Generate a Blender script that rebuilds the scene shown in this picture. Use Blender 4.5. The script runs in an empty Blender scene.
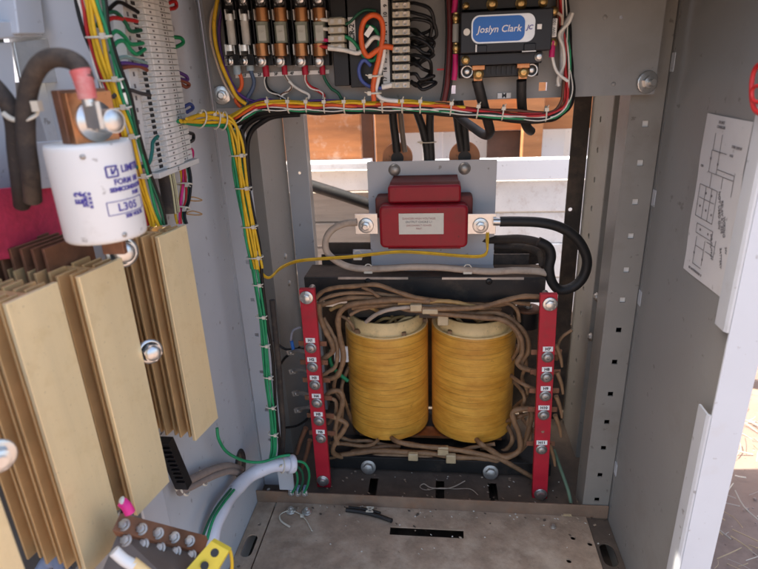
import bpy, math, random
from mathutils import Vector as V, Matrix
random.seed(7)
S=bpy.context.scene; C=S.collection
R=math.radians
CZ=.93                                   # camera height over the ground
FZ=CZ-.787                               # cabinet floor
# ---------------------------------------------------------------- camera
FPX=560.
cp,sp,cy,sy,cr,sr=[g(R(a)) for a in(21.05,6.8,-2.28) for g in(math.cos,math.sin)]
FW=V((-sy*cp,cy*cp,-sp)); RT=V((cy,sy,0)); UP=RT.cross(FW)
RT,UP=RT*cr+UP*sr,UP*cr-RT*sr
CAM=V((0,0,CZ))
cd=bpy.data.cameras.new('Camera'); co=bpy.data.objects.new('Camera',cd); C.objects.link(co)
co.matrix_world=Matrix(((RT.x,UP.x,-FW.x,0),(RT.y,UP.y,-FW.y,0),(RT.z,UP.z,-FW.z,CZ),(0,0,0,1)))
cd.sensor_fit='HORIZONTAL'; cd.sensor_width=36; cd.lens=36*FPX/758; cd.clip_start=.01; cd.clip_end=500
cd.dof.use_dof=True; cd.dof.focus_distance=.88; cd.dof.aperture_fstop=6.2
S.camera=co
def ray(x,y): return FW+RT*((x-379)/FPX)-UP*((y-284.5)/FPX)
def PY(x,y,Y): d=ray(x,y); return CAM+d*(Y/d.y)
def PX(x,y,X): d=ray(x,y); return CAM+d*(X/d.x)
def PZ(x,y,Z): d=ray(x,y); return CAM+d*((Z-CZ)/d.z)
def path(pts,Y): return [PY(q[0],q[1],q[2] if len(q)>2 else Y) for q in pts]
def pathX(pts,X): return [PX(q[0],q[1],q[2] if len(q)>2 else X) for q in pts]
# ---------------------------------------------------------------- materials
MATS={}
def mat(name,col,rough=.5,metal=0,var=.12,scale=30,bump=0,bscale=200,dirt=None,damt=0,dscale=9,stretch=None,spec=.5,coat=0):
    if name in MATS: return MATS[name]
    m=bpy.data.materials.new(name); m.use_nodes=True; n=m.node_tree.nodes; l=m.node_tree.links
    b=n['Principled BSDF']; tc=n.new('ShaderNodeTexCoord'); src=tc.outputs['Object']
    if stretch:
        mp=n.new('ShaderNodeMapping'); mp.inputs['Scale'].default_value=stretch; l.new(src,mp.inputs[0]); src=mp.outputs[0]
    t=n.new('ShaderNodeTexNoise'); t.inputs['Scale'].default_value=scale; t.inputs['Detail'].default_value=6; t.inputs['Roughness'].default_value=.6
    l.new(src,t.inputs['Vector'])
    r=n.new('ShaderNodeMapRange'); r.inputs[1].default_value=.25; r.inputs[2].default_value=.75
    l.new(t.outputs[0],r.inputs[0])
    mx=n.new('ShaderNodeMix'); mx.data_type='RGBA'
    mx.inputs[6].default_value=[max(0,c*(1-var)) for c in col]+[1]; mx.inputs[7].default_value=[min(1,c*(1+var)) for c in col]+[1]
    l.new(r.outputs[0],mx.inputs[0]); out=mx.outputs[2]
    rr=n.new('ShaderNodeMapRange'); rr.inputs[3].default_value=max(.03,rough-.1); rr.inputs[4].default_value=min(1,rough+.1)
    l.new(t.outputs[0],rr.inputs[0]); l.new(rr.outputs[0],b.inputs['Roughness'])
    if dirt:
        d=n.new('ShaderNodeTexNoise'); d.inputs['Scale'].default_value=dscale; d.inputs['Detail'].default_value=9; d.inputs['Roughness'].default_value=.68
        l.new(tc.outputs['Object'],d.inputs['Vector'])
        q=n.new('ShaderNodeMapRange'); q.inputs[1].default_value=.62-damt*.4; q.inputs[2].default_value=.72-damt*.15; q.inputs[4].default_value=min(1,.35+damt*.6)
        l.new(d.outputs[0],q.inputs[0])
        m2=n.new('ShaderNodeMix'); m2.data_type='RGBA'; l.new(q.outputs[0],m2.inputs[0]); l.new(out,m2.inputs[6]); m2.inputs[7].default_value=list(dirt)+[1]; out=m2.outputs[2]
        d2=n.new('ShaderNodeTexNoise'); d2.inputs['Scale'].default_value=dscale*11; d2.inputs['Detail'].default_value=3; l.new(tc.outputs['Object'],d2.inputs['Vector'])
        q2=n.new('ShaderNodeMapRange'); q2.inputs[1].default_value=.68; q2.inputs[2].default_value=.73; q2.inputs[4].default_value=.6; l.new(d2.outputs[0],q2.inputs[0])
        m3=n.new('ShaderNodeMix'); m3.data_type='RGBA'; l.new(q2.outputs[0],m3.inputs[0]); l.new(out,m3.inputs[6]); m3.inputs[7].default_value=[c*.55 for c in dirt]+[1]; out=m3.outputs[2]
    l.new(out,b.inputs['Base Color']); b.inputs['Metallic'].default_value=metal; b.inputs['Specular IOR Level'].default_value=spec
    if coat: b.inputs['Coat Weight'].default_value=coat; b.inputs['Coat Roughness'].default_value=.15
    if bump:
        t2=n.new('ShaderNodeTexNoise'); t2.inputs['Scale'].default_value=bscale; t2.inputs['Detail'].default_value=4; l.new(src,t2.inputs['Vector'])
        bp=n.new('ShaderNodeBump'); bp.inputs['Strength'].default_value=bump; bp.inputs['Distance'].default_value=.002; l.new(t2.outputs[0],bp.inputs['Height']); l.new(bp.outputs[0],b.inputs['Normal'])
    MATS[name]=m; return m
DUST=(.22,.155,.10)
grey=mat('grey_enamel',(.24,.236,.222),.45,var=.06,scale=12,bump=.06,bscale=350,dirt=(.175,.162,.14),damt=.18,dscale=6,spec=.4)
greyl=mat('light_grey_and_lit_enamel',(.47,.485,.50),.4,var=.05,scale=12,bump=.05,bscale=350,dirt=(.26,.22,.18),damt=.08,dscale=7)  # light grey; on the left wall it paints in the brighter light
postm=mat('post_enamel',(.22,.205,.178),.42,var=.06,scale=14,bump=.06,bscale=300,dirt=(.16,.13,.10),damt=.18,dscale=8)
white=mat('white_enamel',(.50,.525,.55),.35,var=.04,scale=10,bump=.03,dirt=(.45,.42,.38),damt=.06)
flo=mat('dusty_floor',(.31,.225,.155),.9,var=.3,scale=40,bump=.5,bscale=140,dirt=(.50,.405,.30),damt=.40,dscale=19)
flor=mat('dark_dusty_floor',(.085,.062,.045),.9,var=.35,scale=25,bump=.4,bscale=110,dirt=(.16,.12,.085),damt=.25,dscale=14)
blk=mat('black_paint',(.010,.009,.008),.55,var=.3,scale=30,bump=.1,dirt=(.09,.062,.04),damt=.2,dscale=18)
blkd=mat('dusty_black_paint',(.045,.034,.026),.7,var=.35,scale=30,bump=.25,dirt=(.15,.10,.065),damt=.42,dscale=15)
bake=mat('black_bakelite',(.007,.0065,.007),.42,var=.25,scale=40,bump=.05,dirt=(.05,.04,.03),damt=.1,dscale=25,spec=.35)
navy=mat('dark_blue_bakelite',(.008,.008,.011),.4,var=.2,scale=40,bump=.05,dirt=(.03,.03,.03),damt=.06,dscale=25,spec=.35)
redp=mat('red_plastic',(.43,.015,.03),.45,var=.18,scale=25,bump=.08,dirt=(.22,.045,.04),damt=.24,dscale=22,spec=.35)
redr=mat('red_resin',(.29,.007,.016),.42,var=.16,scale=18,bump=.10,dirt=(.13,.025,.02),damt=.26,dscale=14,spec=.35)
redd=mat('dusty_red_resin',(.16,.03,.025),.7,var=.25,scale=28,bump=.2,dirt=(.14,.07,.045),damt=.4,dscale=20)
magb=mat('red_fibre_board',(.50,.035,.085),.75,var=.22,scale=120,bump=.4,bscale=260)
gold=mat('gold_anodised',(.93,.76,.44),.34,.42,var=.04,scale=9,bump=.05,bscale=60,dirt=(.80,.62,.31),damt=.22,dscale=38,stretch=(9,9,.25))
goldd=mat('gold_anodised_fin',(.70,.48,.23),.38,.45,var=.15,scale=18,bump=.05)
zinc=mat('zinc_plate',(.62,.61,.58),.32,.9,var=.15,scale=50,bump=.1,bscale=300)
dzinc=mat('dull_zinc',(.40,.37,.33),.45,.75,var=.25,scale=60,bump=.15)
brass=mat('brass',(.55,.36,.14),.35,.9,var=.2,scale=50)
cop=mat('copper',(.48,.22,.10),.38,.85,var=.25,scale=40,dirt=(.16,.08,.05),damt=.25,dscale=30)
copd=mat('tarnished_copper_bar',(.24,.115,.065),.55,.5,var=.3,scale=30,dirt=(.10,.055,.04),damt=.3,dscale=20)
cream=mat('cream_tube',(.82,.57,.25),.55,var=.12,scale=30,bump=.1,dirt=(.28,.18,.09),damt=.2,dscale=25)
porc=mat('white_ceramic',(.74,.72,.67),.45,var=.03,scale=10,bump=.04,dirt=(.5,.44,.36),damt=.05)
beige=mat('beige_plastic',(.42,.37,.27),.5,var=.12,scale=40,bump=.05,dirt=(.22,.17,.12),damt=.15,dscale=30)
bone=mat('white_plastic',(.62,.60,.53),.45,var=.06,scale=30)
gplas=mat('grey_plastic',(.66,.66,.63),.45,var=.08,scale=40,bump=.05)
paper=mat('paper',(.58,.56,.54),.85,var=.05,scale=18,dirt=(.44,.40,.36),damt=.1)
lab=mat('paper_label',(.66,.62,.52),.6,var=.06,scale=60)
labw=mat('white_label',(.80,.79,.75),.55,var=.05,scale=60)
ink=mat('black_ink',(.03,.03,.03),.7); inkg=mat('grey_ink',(.16,.15,.15),.7); inkb=mat('blue_ink',(.06,.045,.26),.6); inkr=mat('faded_red_ink',(.42,.20,.17),.7)
blue=mat('blue_foil',(.004,.115,.44),.35,var=.06); silv=mat('silver_foil',(.6,.6,.6),.35,.5)
def wm(n,c,**k): return mat(n,c,k.pop('rough',.48),var=k.pop('var',.2),scale=60,dirt=(c[0]*.5+.05,c[1]*.5+.035,c[2]*.5+.02),damt=.16,dscale=26,spec=.35,**k)
yel=wm('yellow_wire',(.66,.40,.015)); org=wm('orange_wire',(.62,.10,.02)); rdw=wm('red_wire',(.42,.018,.02)); mag=wm('magenta_sleeve',(.50,.012,.12)); grn=wm('green_wire',(.015,.23,.09))
dgr=wm('dark_green_wire',(.01,.09,.045)); bkw=mat('black_wire',(.007,.0065,.0065),.45,var=.25,scale=60,spec=.3); wht=wm('white_wire',(.66,.63,.56)); blw=wm('blue_wire',(.06,.09,.28)); prp=wm('purple_wire',(.09,.035,.18))
brn=wm('brown_wire',(.11,.045,.025)); pnk=wm('pink_wire',(.70,.03,.22)); tan=mat('dusty_tan_sleeve',(.25,.14,.066),.66,var=.4,scale=55,bump=.3,dirt=(.10,.052,.026),damt=.38,dscale=28)
tan2=mat('yellowed_sleeve',(.42,.25,.085),.6,var=.3,scale=45,bump=.2,dirt=(.2,.11,.05),damt=.25,dscale=28); bcab=mat('beige_sleeve',(.46,.36,.27),.7,var=.18,scale=45,bump=.15,dirt=(.24,.15,.09),damt=.22,dscale=24)
rub=mat('black_rubber',(.011,.010,.009),.6,var=.2,scale=30,bump=.1,dirt=(.06,.04,.03),damt=.18,dscale=20); dcab=mat('dusty_black_cable',(.035,.026,.02),.8,var=.35,scale=40,bump=.25,dirt=(.16,.11,.07),damt=.35,dscale=22)
wcon=mat('white_conduit',(.60,.60,.64),.35,var=.04,scale=12,bump=.04,dirt=(.4,.37,.33),damt=.1); tie=mat('nylon_tie',(.60,.55,.44),.45,var=.08); hole_lit=mat('pale_hole_light',(.60,.58,.53),.5,var=.05)
tape=mat('clear_tape',(.50,.38,.22),.25,var=.15,scale=60); pinkboot=mat('faded_red_boot',(.60,.13,.12),.45,var=.2,scale=50,dirt=(.62,.42,.38),damt=.3,dscale=40)
wood=mat('orange_timber',(.40,.165,.06),.75,var=.3,scale=7,bump=.15,bscale=40,stretch=(1,1,5),dirt=(.62,.50,.38),damt=.02,dscale=14)
woodh=mat('orange_timber_board',(.40,.155,.05),.75,var=.3,scale=7,bump=.15,bscale=40,stretch=(.7,5,9))
woods=mat('scuffed_plywood',(.36,.135,.045),.75,var=.35,scale=9,bump=.2,stretch=(.7,4,5),dirt=(.60,.48,.38),damt=.24,dscale=18)
rusty=mat('rusty_sill',(.20,.13,.085),.85,var=.3,scale=20,bump=.3,dirt=(.26,.115,.05),damt=.25,dscale=13)
oldw=mat('grey_plank',(.27,.225,.18),.85,var=.25,scale=8,bump=.3,stretch=(.8,4,8),dirt=(.22,.15,.10),damt=.18,dscale=9)
pale=mat('whitewashed_plank',(.80,.78,.74),.85,var=.12,scale=12,bump=.35,bscale=60,dirt=(.50,.40,.33),damt=.2,dscale=40)
side=mat('white_siding',(.82,.83,.84),.5,var=.04,scale=8,dirt=(.5,.5,.5),damt=.05)
dkp=mat('dark_brown_board',(.09,.05,.035),.8,var=.3,scale=20)
# varnished coil : bands along z
def coilmat():
    m=bpy.data.materials.new('amber_varnished_wrap'); m.use_nodes=True; n=m.node_tree.nodes; l=m.node_tree.links; b=n['Principled BSDF']
    tc=n.new('ShaderNodeTexCoord'); sp=n.new('ShaderNodeSeparateXYZ'); l.new(tc.outputs['Object'],sp.inputs[0])
    def noise(sc,det=6,ro=.6,st=None):
        t=n.new('ShaderNodeTexNoise'); t.inputs['Scale'].default_value=sc; t.inputs['Detail'].default_value=det; t.inputs['Roughness'].default_value=ro
        if st:
            mp=n.new('ShaderNodeMapping'); mp.inputs['Scale'].default_value=st; l.new(tc.outputs['Object'],mp.inputs[0]); l.new(mp.outputs[0],t.inputs['Vector'])
        else: l.new(tc.outputs['Object'],t.inputs['Vector'])
        return t.outputs[0]
    def mth(op,a,c):
        q=n.new('ShaderNodeMath'); q.operation=op
        for i,x in enumerate((a,c)):
            if hasattr(x,'links'): l.new(x,q.inputs[i])
            elif x is not None: q.inputs[i].default_value=x
        return q.outputs[0]
    def rng(x,a,c,lo=0,hi=1):
        q=n.new('ShaderNodeMapRange'); l.new(x,q.inputs[0]); q.inputs[1].default_value=a; q.inputs[2].default_value=c; q.inputs[3].default_value=lo; q.inputs[4].default_value=hi; return q.outputs[0]
    def mix(f,A,B):
        q=n.new('ShaderNodeMix'); q.data_type='RGBA'; l.new(f,q.inputs[0])
        for i,x in((6,A),(7,B)):
            if hasattr(x,'links'): l.new(x,q.inputs[i])
            else: q.inputs[i].default_value=list(x)+[1]
        return q.outputs[2]
    patch=rng(noise(10,9,.72,(1,1,2.4)),.32,.66)
    col=mix(patch,(.56,.225,.014),(.90,.48,.07))
    fine=rng(noise(3,8,.75,(2,2,95)),.42,.62); col=mix(mth('MULTIPLY',mth('SUBTRACT',1.,fine),.26),col,(.30,.115,.014))
    zz=mth('ADD',mth('ADD',mth('MULTIPLY',sp.outputs[2],74.),mth('MULTIPLY',noise(1,2,.5,(.4,.4,30)),1.6)),mth('MULTIPLY',noise(5,3,.5,(1.3,1.3,9)),1.2)); fr=mth('FRACT',zz,None)
    line=rng(fr,.0,.11,1,0); gate=rng(noise(10,4,.6,(1,1,2)),.33,.56); ln=mth('MULTIPLY',line,gate)
    col=mix(mth('MULTIPLY',ln,.8),col,(.13,.048,.008))
    spot=rng(noise(55,5,.6),.66,.74); col=mix(mth('MULTIPLY',spot,.6),col,(.20,.09,.02))
    l.new(col,b.inputs['Base Color']); b.inputs['Roughness'].default_value=.5; b.inputs['Coat Weight'].default_value=.18; b.inputs['Coat Roughness'].default_value=.3
    bp=n.new('ShaderNodeBump'); bp.inputs['Strength'].default_value=.22; bp.inputs['Distance'].default_value=.0006; l.new(mth('SUBTRACT',fine,ln),bp.inputs['Height']); l.new(bp.outputs[0],b.inputs['Normal'])
    return m
amber=coilmat()
# ---------------------------------------------------------------- mesh builder
class MB:
    def __init__(s): s.v=[]; s.f=[]; s.sm=[]; s.m=[]; s.mi=0
    def add(s,vs,fs,smooth=False):
        o=len(s.v); s.v+=[V(q) for q in vs]
        for f in fs: s.f.append([o+i for i in f]); s.sm.append(smooth); s.m.append(s.mi)
        return s
    def obox(s,c,ax,ay,az):     # centre + half axes
        c=V(c); vs=[c+ax*i+ay*j+az*k for k in(-1,1) for j in(-1,1) for i in(-1,1)]
        fs=[(0,2,3,1),(4,5,7,6),(0,1,5,4),(2,6,7,3),(0,4,6,2),(1,3,7,5)]
        if ax.cross(ay).dot(az)<0: fs=[f[::-1] for f in fs]
        return s.add(vs,fs)
    def box(s,a,b):
        a,b=V(a),V(b); h=(b-a)/2
        return s.obox((a+b)/2,V((abs(h.x),0,0)),V((0,abs(h.y),0)),V((0,0,abs(h.z))))
    def quad(s,a,b,c,d,nrm,t):   # slab: front face abcd, thickness t away from nrm
        n=V(nrm); p=[V(q) for q in(a,b,c,d)]; k=[q-n*t for q in p]
        fl=(p[1]-p[0]).cross(p[2]-p[0]).dot(n)>0
        fs=[(0,1,2,3),(7,6,5,4),(0,4,5,1),(1,5,6,2),(2,6,7,3),(3,7,4,0)]
        if not fl: fs=[f[::-1] for f in fs]
        return s.add(p+k,fs)
    def prism(s,pts,ext):
        p=[V(q) for q in pts]; e=V(ext); n=len(p); nr=V((0,0,0))
        for i in range(n): nr+=(p[i]-p[0]).cross(p[(i+1)%n]-p[0])
        if nr.dot(e)>0: p=p[::-1]
        fs=[tuple(range(n)),tuple(range(2*n-1,n-1,-1))]+[(i,i+n,(i+1)%n+n,(i+1)%n) for i in range(n)]
        return s.add(p+[q+e for q in p],fs)
    def cyl(s,a,b,r,r2=None,n=20,smooth=True,cap=True):
        a,b=V(a),V(b); d=(b-a).normalized(); u=d.orthogonal().normalized(); w=d.cross(u); r2=r if r2 is None else r2
        A=[a+(u*math.cos(i*math.tau/n)+w*math.sin(i*math.tau/n))*r for i in range(n)]; B=[b+(u*math.cos(i*math.tau/n)+w*math.sin(i*math.tau/n))*r2 for i in range(n)]
        s.add(A+B,[(i,(i+1)%n,(i+1)%n+n,i+n) for i in range(n)],smooth)
        if cap: s.add(A,[tuple(range(n-1,-1,-1))]); s.add(B,[tuple(range(n))])
        return s
    def lathe(s,o,d,prof,n=28,smooth=True,a0=0.):   # prof (r, h) list
        o=V(o); d=V(d).normalized(); u=d.orthogonal().normalized(); w=d.cross(u); vs=[]
        for r,h in prof:
            for i in range(n): a=i*math.tau/n+a0; vs.append(o+d*h+(u*math.cos(a)+w*math.sin(a))*r)
        fs=[]
        for j in range(len(prof)-1):
            for i in range(n): fs.append((j*n+i,j*n+(i+1)%n,(j+1)*n+(i+1)%n,(j+1)*n+i))
        return s.add(vs,fs,smooth)
    def tube(s,pts,r,n=8,sub=6,closed=False,cap=True,flat=1.):
        p=[V(q) for q in pts]
        if len(p)>2 or closed:
            q=[]; m=len(p); segs=m if closed else m-1
            for i in range(segs):
                if closed: a,b,c,d=p[(i-1)%m],p[i],p[(i+1)%m],p[(i+2)%m]
                else: a,b,c,d=p[max(i-1,0)],p[i],p[i+1],p[min(i+2,m-1)]
                for k in range(sub):
                    t=k/sub; q.append(.5*((2*b)+(c-a)*t+(2*a-5*b+4*c-d)*t*t+(3*b-a-3*c+d)*t**3))
            if not closed: q.append(p[-1])
            p=q
        L=len(p); T=[(p[(i+1)%L if closed else min(i+1,L-1)]-p[(i-1)%L if closed else max(i-1,0)]).normalized() for i in range(L)]
        u=T[0].orthogonal().normalized(); vs=[]
        for i in range(L):
            u=(u-T[i]*u.dot(T[i])).normalized(); w=T[i].cross(u); rr=r(i/(L-1)) if callable(r) else r
            for k in range(n): a=k*math.tau/n; vs.append(p[i]+u*(math.cos(a)*rr)+w*(math.sin(a)*rr*flat))
        fs=[(i*n+k,i*n+(k+1)%n,((i+1)%L)*n+(k+1)%n,((i+1)%L)*n+k) for i in range(L if closed else L-1) for k in range(n)]
        s.add(vs,fs,True)
        if cap and not closed: s.add(vs[:n],[tuple(range(n-1,-1,-1))]); s.add(vs[-n:],[tuple(range(n))])
        return s
    def dome(s,c,d,r,h,n=18,k=5): return s.lathe(c,d,[(r*math.cos(i*math.pi/2/k) if i<k else .0002,h*math.sin(i*math.pi/2/k)) for i in range(k+1)],n)
    def hexbolt(s,c,d,r,h=None,washer=1.5,thread=0):
        c,d=V(c),V(d).normalized(); h=h or r*.8
        if washer: s.lathe(c,d,[(r*.5,0),(r*washer,0),(r*washer,r*.22),(r*washer*.93,r*.28),(r*.5,r*.28)],20)
        s.cyl(c+d*r*.28,c+d*(h+r*.28),r,r*.97,6,False); s.dome(c+d*(h+r*.28),d,r*.86,r*.14,16,2)
        if thread: s.cyl(c+d*h,c+d*(h+thread),r*.5,r*.47,12)
        return s
    def screw(s,c,d,r,washer=True):   # round head screw with a slot
        c,d=V(c),V(d).normalized()
        if washer: s.lathe(c,d,[(r*.5,0),(r*1.35,0),(r*1.35,r*.15),(r*.5,r*.15)],16)
        s.lathe(c,d,[(r,r*.15),(r,r*.5),(r*.8,r*.75),(r*.35,r*.8)],16)
        u=d.orthogonal().normalized(); w=d.cross(u); s.lathe(c,d,[(r*.36,r*.8),(r*.3,r*.45),(.0002,r*.45)],6,False)
        return s
def rbox(mb,a,b,r,axis=1,n=5,r2=None):  # box a..b with corners rounded round `axis`, plus softened front rim
    a,b=V(a),V(b); lo=V([min(a[i],b[i]) for i in range(3)]); hi=V([max(a[i],b[i]) for i in range(3)])
    i,j=[k for k in range(3) if k!=axis]
    def loop(t,ins):
        out=[]; rr=max(r-ins,.0004)
        for (sx,sz,a0) in((1,1,0),(-1,1,90),(-1,-1,180),(1,-1,270)):
            ci=(hi[i]-ins-rr) if sx>0 else (lo[i]+ins+rr); cj=(hi[j]-ins-rr) if sz>0 else (lo[j]+ins+rr)
            for k in range(n+1):
                q=R(a0+90*k/n); p=V((0,0,0)); p[axis]=t; p[i]=ci+rr*math.cos(q); p[j]=cj+rr*math.sin(q); out.append(p)
        return out
    r2=r*.5 if r2 is None else r2; L=[]
    for k in range(4): q=math.pi/2*k/3; L.append(loop(lo[axis]+r2*(1-math.sin(q)),r2*(1-math.cos(q))))
    L=[L[3-k] for k in range(4)][::-1]
    rings=[]
    for k in range(4): q=math.pi/2*(3-k)/3; rings.append(loop(lo[axis]+r2*(1-math.sin(q)),r2*(1-math.cos(q))))
    # from front (inset) to side
    rings=[loop(lo[axis]+r2*(1-math.cos(math.pi/2*k/3)),r2*(1-math.sin(math.pi/2*k/3))) for k in range(4)]+[loop(hi[axis],0)]
    m=len(rings[0]); vs=[p for q in rings for p in q]
    flip=(axis==1)
    fs=[]
    for q in range(len(rings)-1):
        for k in range(m):
            f=(q*m+k,q*m+(k+1)%m,(q+1)*m+(k+1)%m,(q+1)*m+k); fs.append(f if flip else f[::-1])
    mb.add(vs,fs,True); f0=tuple(range(m)); mb.add(rings[0],[f0[::-1] if flip else f0]); mb.add(rings[-1],[f0 if flip else f0[::-1]])
    return mb
# ---------------------------------------------------------------- objects
def mesh_obj(name,mb,mats,parent=None,origin=None,bevel=0,label=None,seg=2):
    if not isinstance(mats,(list,tuple)): mats=[mats]
    if origin is None: origin=V((0,0,0))
    me=bpy.data.meshes.new(name); me.from_pydata([tuple(q-origin) for q in mb.v],[],mb.f)
    for m in mats: me.materials.append(m)
    for p,sm,mi in zip(me.polygons,mb.sm,mb.m): p.use_smooth=sm or bevel>0; p.material_index=mi
    o=bpy.data.objects.new(name,me); C.objects.link(o)
    if parent: o.parent=parent
    if bevel:
        b=o.modifiers.new('bevel','BEVEL'); b.width=bevel; b.segments=seg; b.limit_method='ANGLE'; b.angle_limit=R(40); b.harden_normals=True
    if label: o['label']=label
    return o
def tag(o,label,cat,group=None,kind=None):
    if label: o['label']=label
    if cat: o['category']=cat
    if group: o['group']=group
    if kind: o['kind']=kind
    return o
ORG={}
def PW(x,y,Y,off=.02):   # like PY, but never behind the left wall's inner face
    q=PY(x,y,Y); return q if q.x>-.36+off else PX(x,y,-.36+off)
def thing(name,label,cat,loc,group=None,kind=None):
    o=bpy.data.objects.new(name,None); C.objects.link(o); o.location=loc; o.empty_display_size=.05; ORG[o.name]=V(loc); return tag(o,label,cat,group,kind)
def part(parent,name,mb,mats,bevel=0,label=None,seg=2):   # mesh given in world space, stored relative to the thing (and the part)
    r=parent
    while r.parent: r=r.parent
    return mesh_obj(name,mb,mats,parent,ORG[r.name],bevel,label,seg)
def solo(name,label,cat,mb,mats,bevel=0,group=None,kind=None,seg=2):
    lo=V([min(v[i] for v in mb.v) for i in range(3)]); hi=V([max(v[i] for v in mb.v) for i in range(3)])
    org=V(((lo.x+hi.x)/2,(lo.y+hi.y)/2,lo.z)); o=mesh_obj(name,mb,mats,None,org,bevel,None,seg); o.location=org; ORG[o.name]=org
    return tag(o,label,cat,group,kind)
def copy_tree(o,parent=None):
    c=o.copy(); C.objects.link(c); c.parent=parent
    for ch in list(o.children): copy_tree(ch,c)
    return c
def text_mb(txt,size,font_shear=0,off=0,ext=.0002,space=1.):
    cu=bpy.data.curves.new('t','FONT'); cu.body=txt; cu.size=size; cu.shear=font_shear; cu.align_x='CENTER'; cu.align_y='CENTER'; cu.extrude=ext; cu.offset=off; cu.space_character=space; cu.resolution_u=3
    o=bpy.data.objects.new('t',cu); C.objects.link(o); dg=bpy.context.evaluated_depsgraph_get(); me=bpy.data.meshes.new_from_object(o.evaluated_get(dg))
    vs=[q.co.copy() for q in me.vertices]; fs=[tuple(p.vertices) for p in me.polygons]
    bpy.data.objects.remove(o); bpy.data.curves.remove(cu); bpy.data.meshes.remove(me); return vs,fs
def put_text(mb,txt,c,ux,uy,size,**k):   # flat writing at c, along ux, upright uy
    ux,uy=V(ux).normalized(),V(uy).normalized(); n=ux.cross(uy); vs,fs=text_mb(txt,size,**k)
    return mb.add([V(c)+ux*q.x+uy*q.y+n*q.z for q in vs],fs)
XA,ZA,YA=V((1,0,0)),V((0,0,1)),V((0,1,0)); FR=V((0,-1,0))
def ring(mb,c,t,ru,rv,r=.0011,n=18):    # a cable tie round a bundle
    t=V(t).normalized(); u=t.cross(YA)
    u=u.normalized() if u.length>.1 else t.orthogonal().normalized(); w=t.cross(u)
    mb.tube([c+u*(ru*math.cos(i*math.tau/n))+w*(rv*math.sin(i*math.tau/n)) for i in range(n)],r,6,1,True)
    h=c+u*ru*.6-YA*rv*.85; mb.obox(h,u*.0022,t*.0026,V((0,.0018,0))); mb.tube([h,h-YA*.003+u*.006+t*.002],.0008,5,1)
    return mb
def fill2d(outer,holes,t):
    cu=bpy.data.curves.new('t','CURVE'); cu.dimensions='2D'; cu.fill_mode='BOTH'; cu.extrude=t/2
    for L in [outer]+holes:
        sp=cu.splines.new('POLY'); sp.points.add(len(L)-1); sp.use_cyclic_u=True
        for p,q in zip(sp.points,L): p.co=(q[0],q[1],0,1)
    o=bpy.data.objects.new('t',cu); C.objects.link(o); me=bpy.data.meshes.new_from_object(o.evaluated_get(bpy.context.evaluated_depsgraph_get()))
    vs=[q.co.copy() for q in me.vertices]; fs=[tuple(p.vertices) for p in me.polygons]
    bpy.data.objects.remove(o); bpy.data.curves.remove(cu); bpy.data.meshes.remove(me); return vs,fs
def plate(mb,o,ux,uy,outer,holes,t):     # sheet of thickness t behind the plane o+ux,uy
    n=V(ux).cross(V(uy)); vs,fs=fill2d(outer,holes,t)
    return mb.add([V(o)+V(ux)*q.x+V(uy)*q.y+n*(q.z-t/2) for q in vs],fs)
def rect(x0,y0,x1,y1): return [(x0,y0),(x1,y0),(x1,y1),(x0,y1)]
def oval(cx,cy,w,h,n=10):                # stadium, long side along y
    r=w/2; return [(cx+r*math.cos(R(a)),cy+(h/2-r)+r*math.sin(R(a))) for a in [i*180/n for i in range(n+1)]]+[(cx+r*math.cos(R(a)),cy-(h/2-r)+r*math.sin(R(a))) for a in [180+i*180/n for i in range(n+1)]]
def circ(cx,cy,r,n=14): return [(cx+r*math.cos(i*math.tau/n),cy+r*math.sin(i*math.tau/n)) for i in range(n)]
XR,XL=.307,-.360; TOP=CZ+.47; BOT=FZ-.06; YF=.565; YB=1.2
def xq(mb,px,X,t): # slab from 4 pixels on plane X, visible from the right
    P=[PX(a,c,X) for a,c in px]; return mb.quad(*P,(1,0,0),t)
# ================================================================ ground and what stands behind
g=MB(); N=60
random.seed(3)
def gz(x,y): return .012*math.sin(x*5.1+y*3)+.01*math.sin(x*11-y*7)+.004*math.sin(x*31+y*23)-.01
vs=[];gx=[-200,-40,-12]+[-6+i*.2 for i in range(61)]+[12,40,200]
gy=[-200,-40,-12]+[-6+i*.2 for i in range(61)]+[12,40,200]
for y in gy:
    for x in gx: vs.append((x,y,gz(x,y)))
m=len(gx); g.add(vs,[(j*m+i,j*m+i+1,(j+1)*m+i+1,(j+1)*m+i) for j in range(len(gy)-1) for i in range(m-1)],True)
gm=mat('dry_earth',(.20,.14,.11),.95,var=.35,scale=14,bump=1.,bscale=60,dirt=(.11,.065,.048),damt=.35,dscale=7)
tag(mesh_obj('ground',g,gm),'dry pinkish brown earth outside the cabinet',None,None,'structure')
st=MB()
for i in range(1100):
    x=random.uniform(.37,1.5); y=random.uniform(.1,1.6); a=random.uniform(0,math.tau); L=random.uniform(.01,.09); z=max(gz(x,y),-.015)+random.uniform(.006,.02)
    d=V((math.cos(a),math.sin(a),random.uniform(-.12,.12)))*L/2; c=V((x,y,z)); st.mi=random.choice((0,0,1,1,2))
    st.tube([c-d,c+V((random.uniform(-1,1),random.uniform(-1,1),.3))*L*.12,c+d],random.uniform(.0005,.0016),5,3,flat=.6)
tag(mesh_obj('straw_litter',st,[mat('straw',(.36,.26,.15),.8,var=.25),mat('grey_straw',(.34,.30,.25),.85,var=.2),mat('bleached_straw',(.52,.46,.37),.8)]),'scattered straw and twigs on the ground',None,None,'stuff')
pb=MB()
for i in range(900):
    x=random.uniform(.37,1.4); y=random.uniform(.1,1.6); r=random.uniform(.0012,.0042); pb.lathe((x,y,gz(x,y)-r*.3),(random.uniform(-.3,.3),random.uniform(-.3,.3),1),[(r*random.uniform(.4,.9),-.2*r),(r,r*.3),(r*random.uniform(.4,.9),r*.7),(.0003,r*.8)],5,False)
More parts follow.
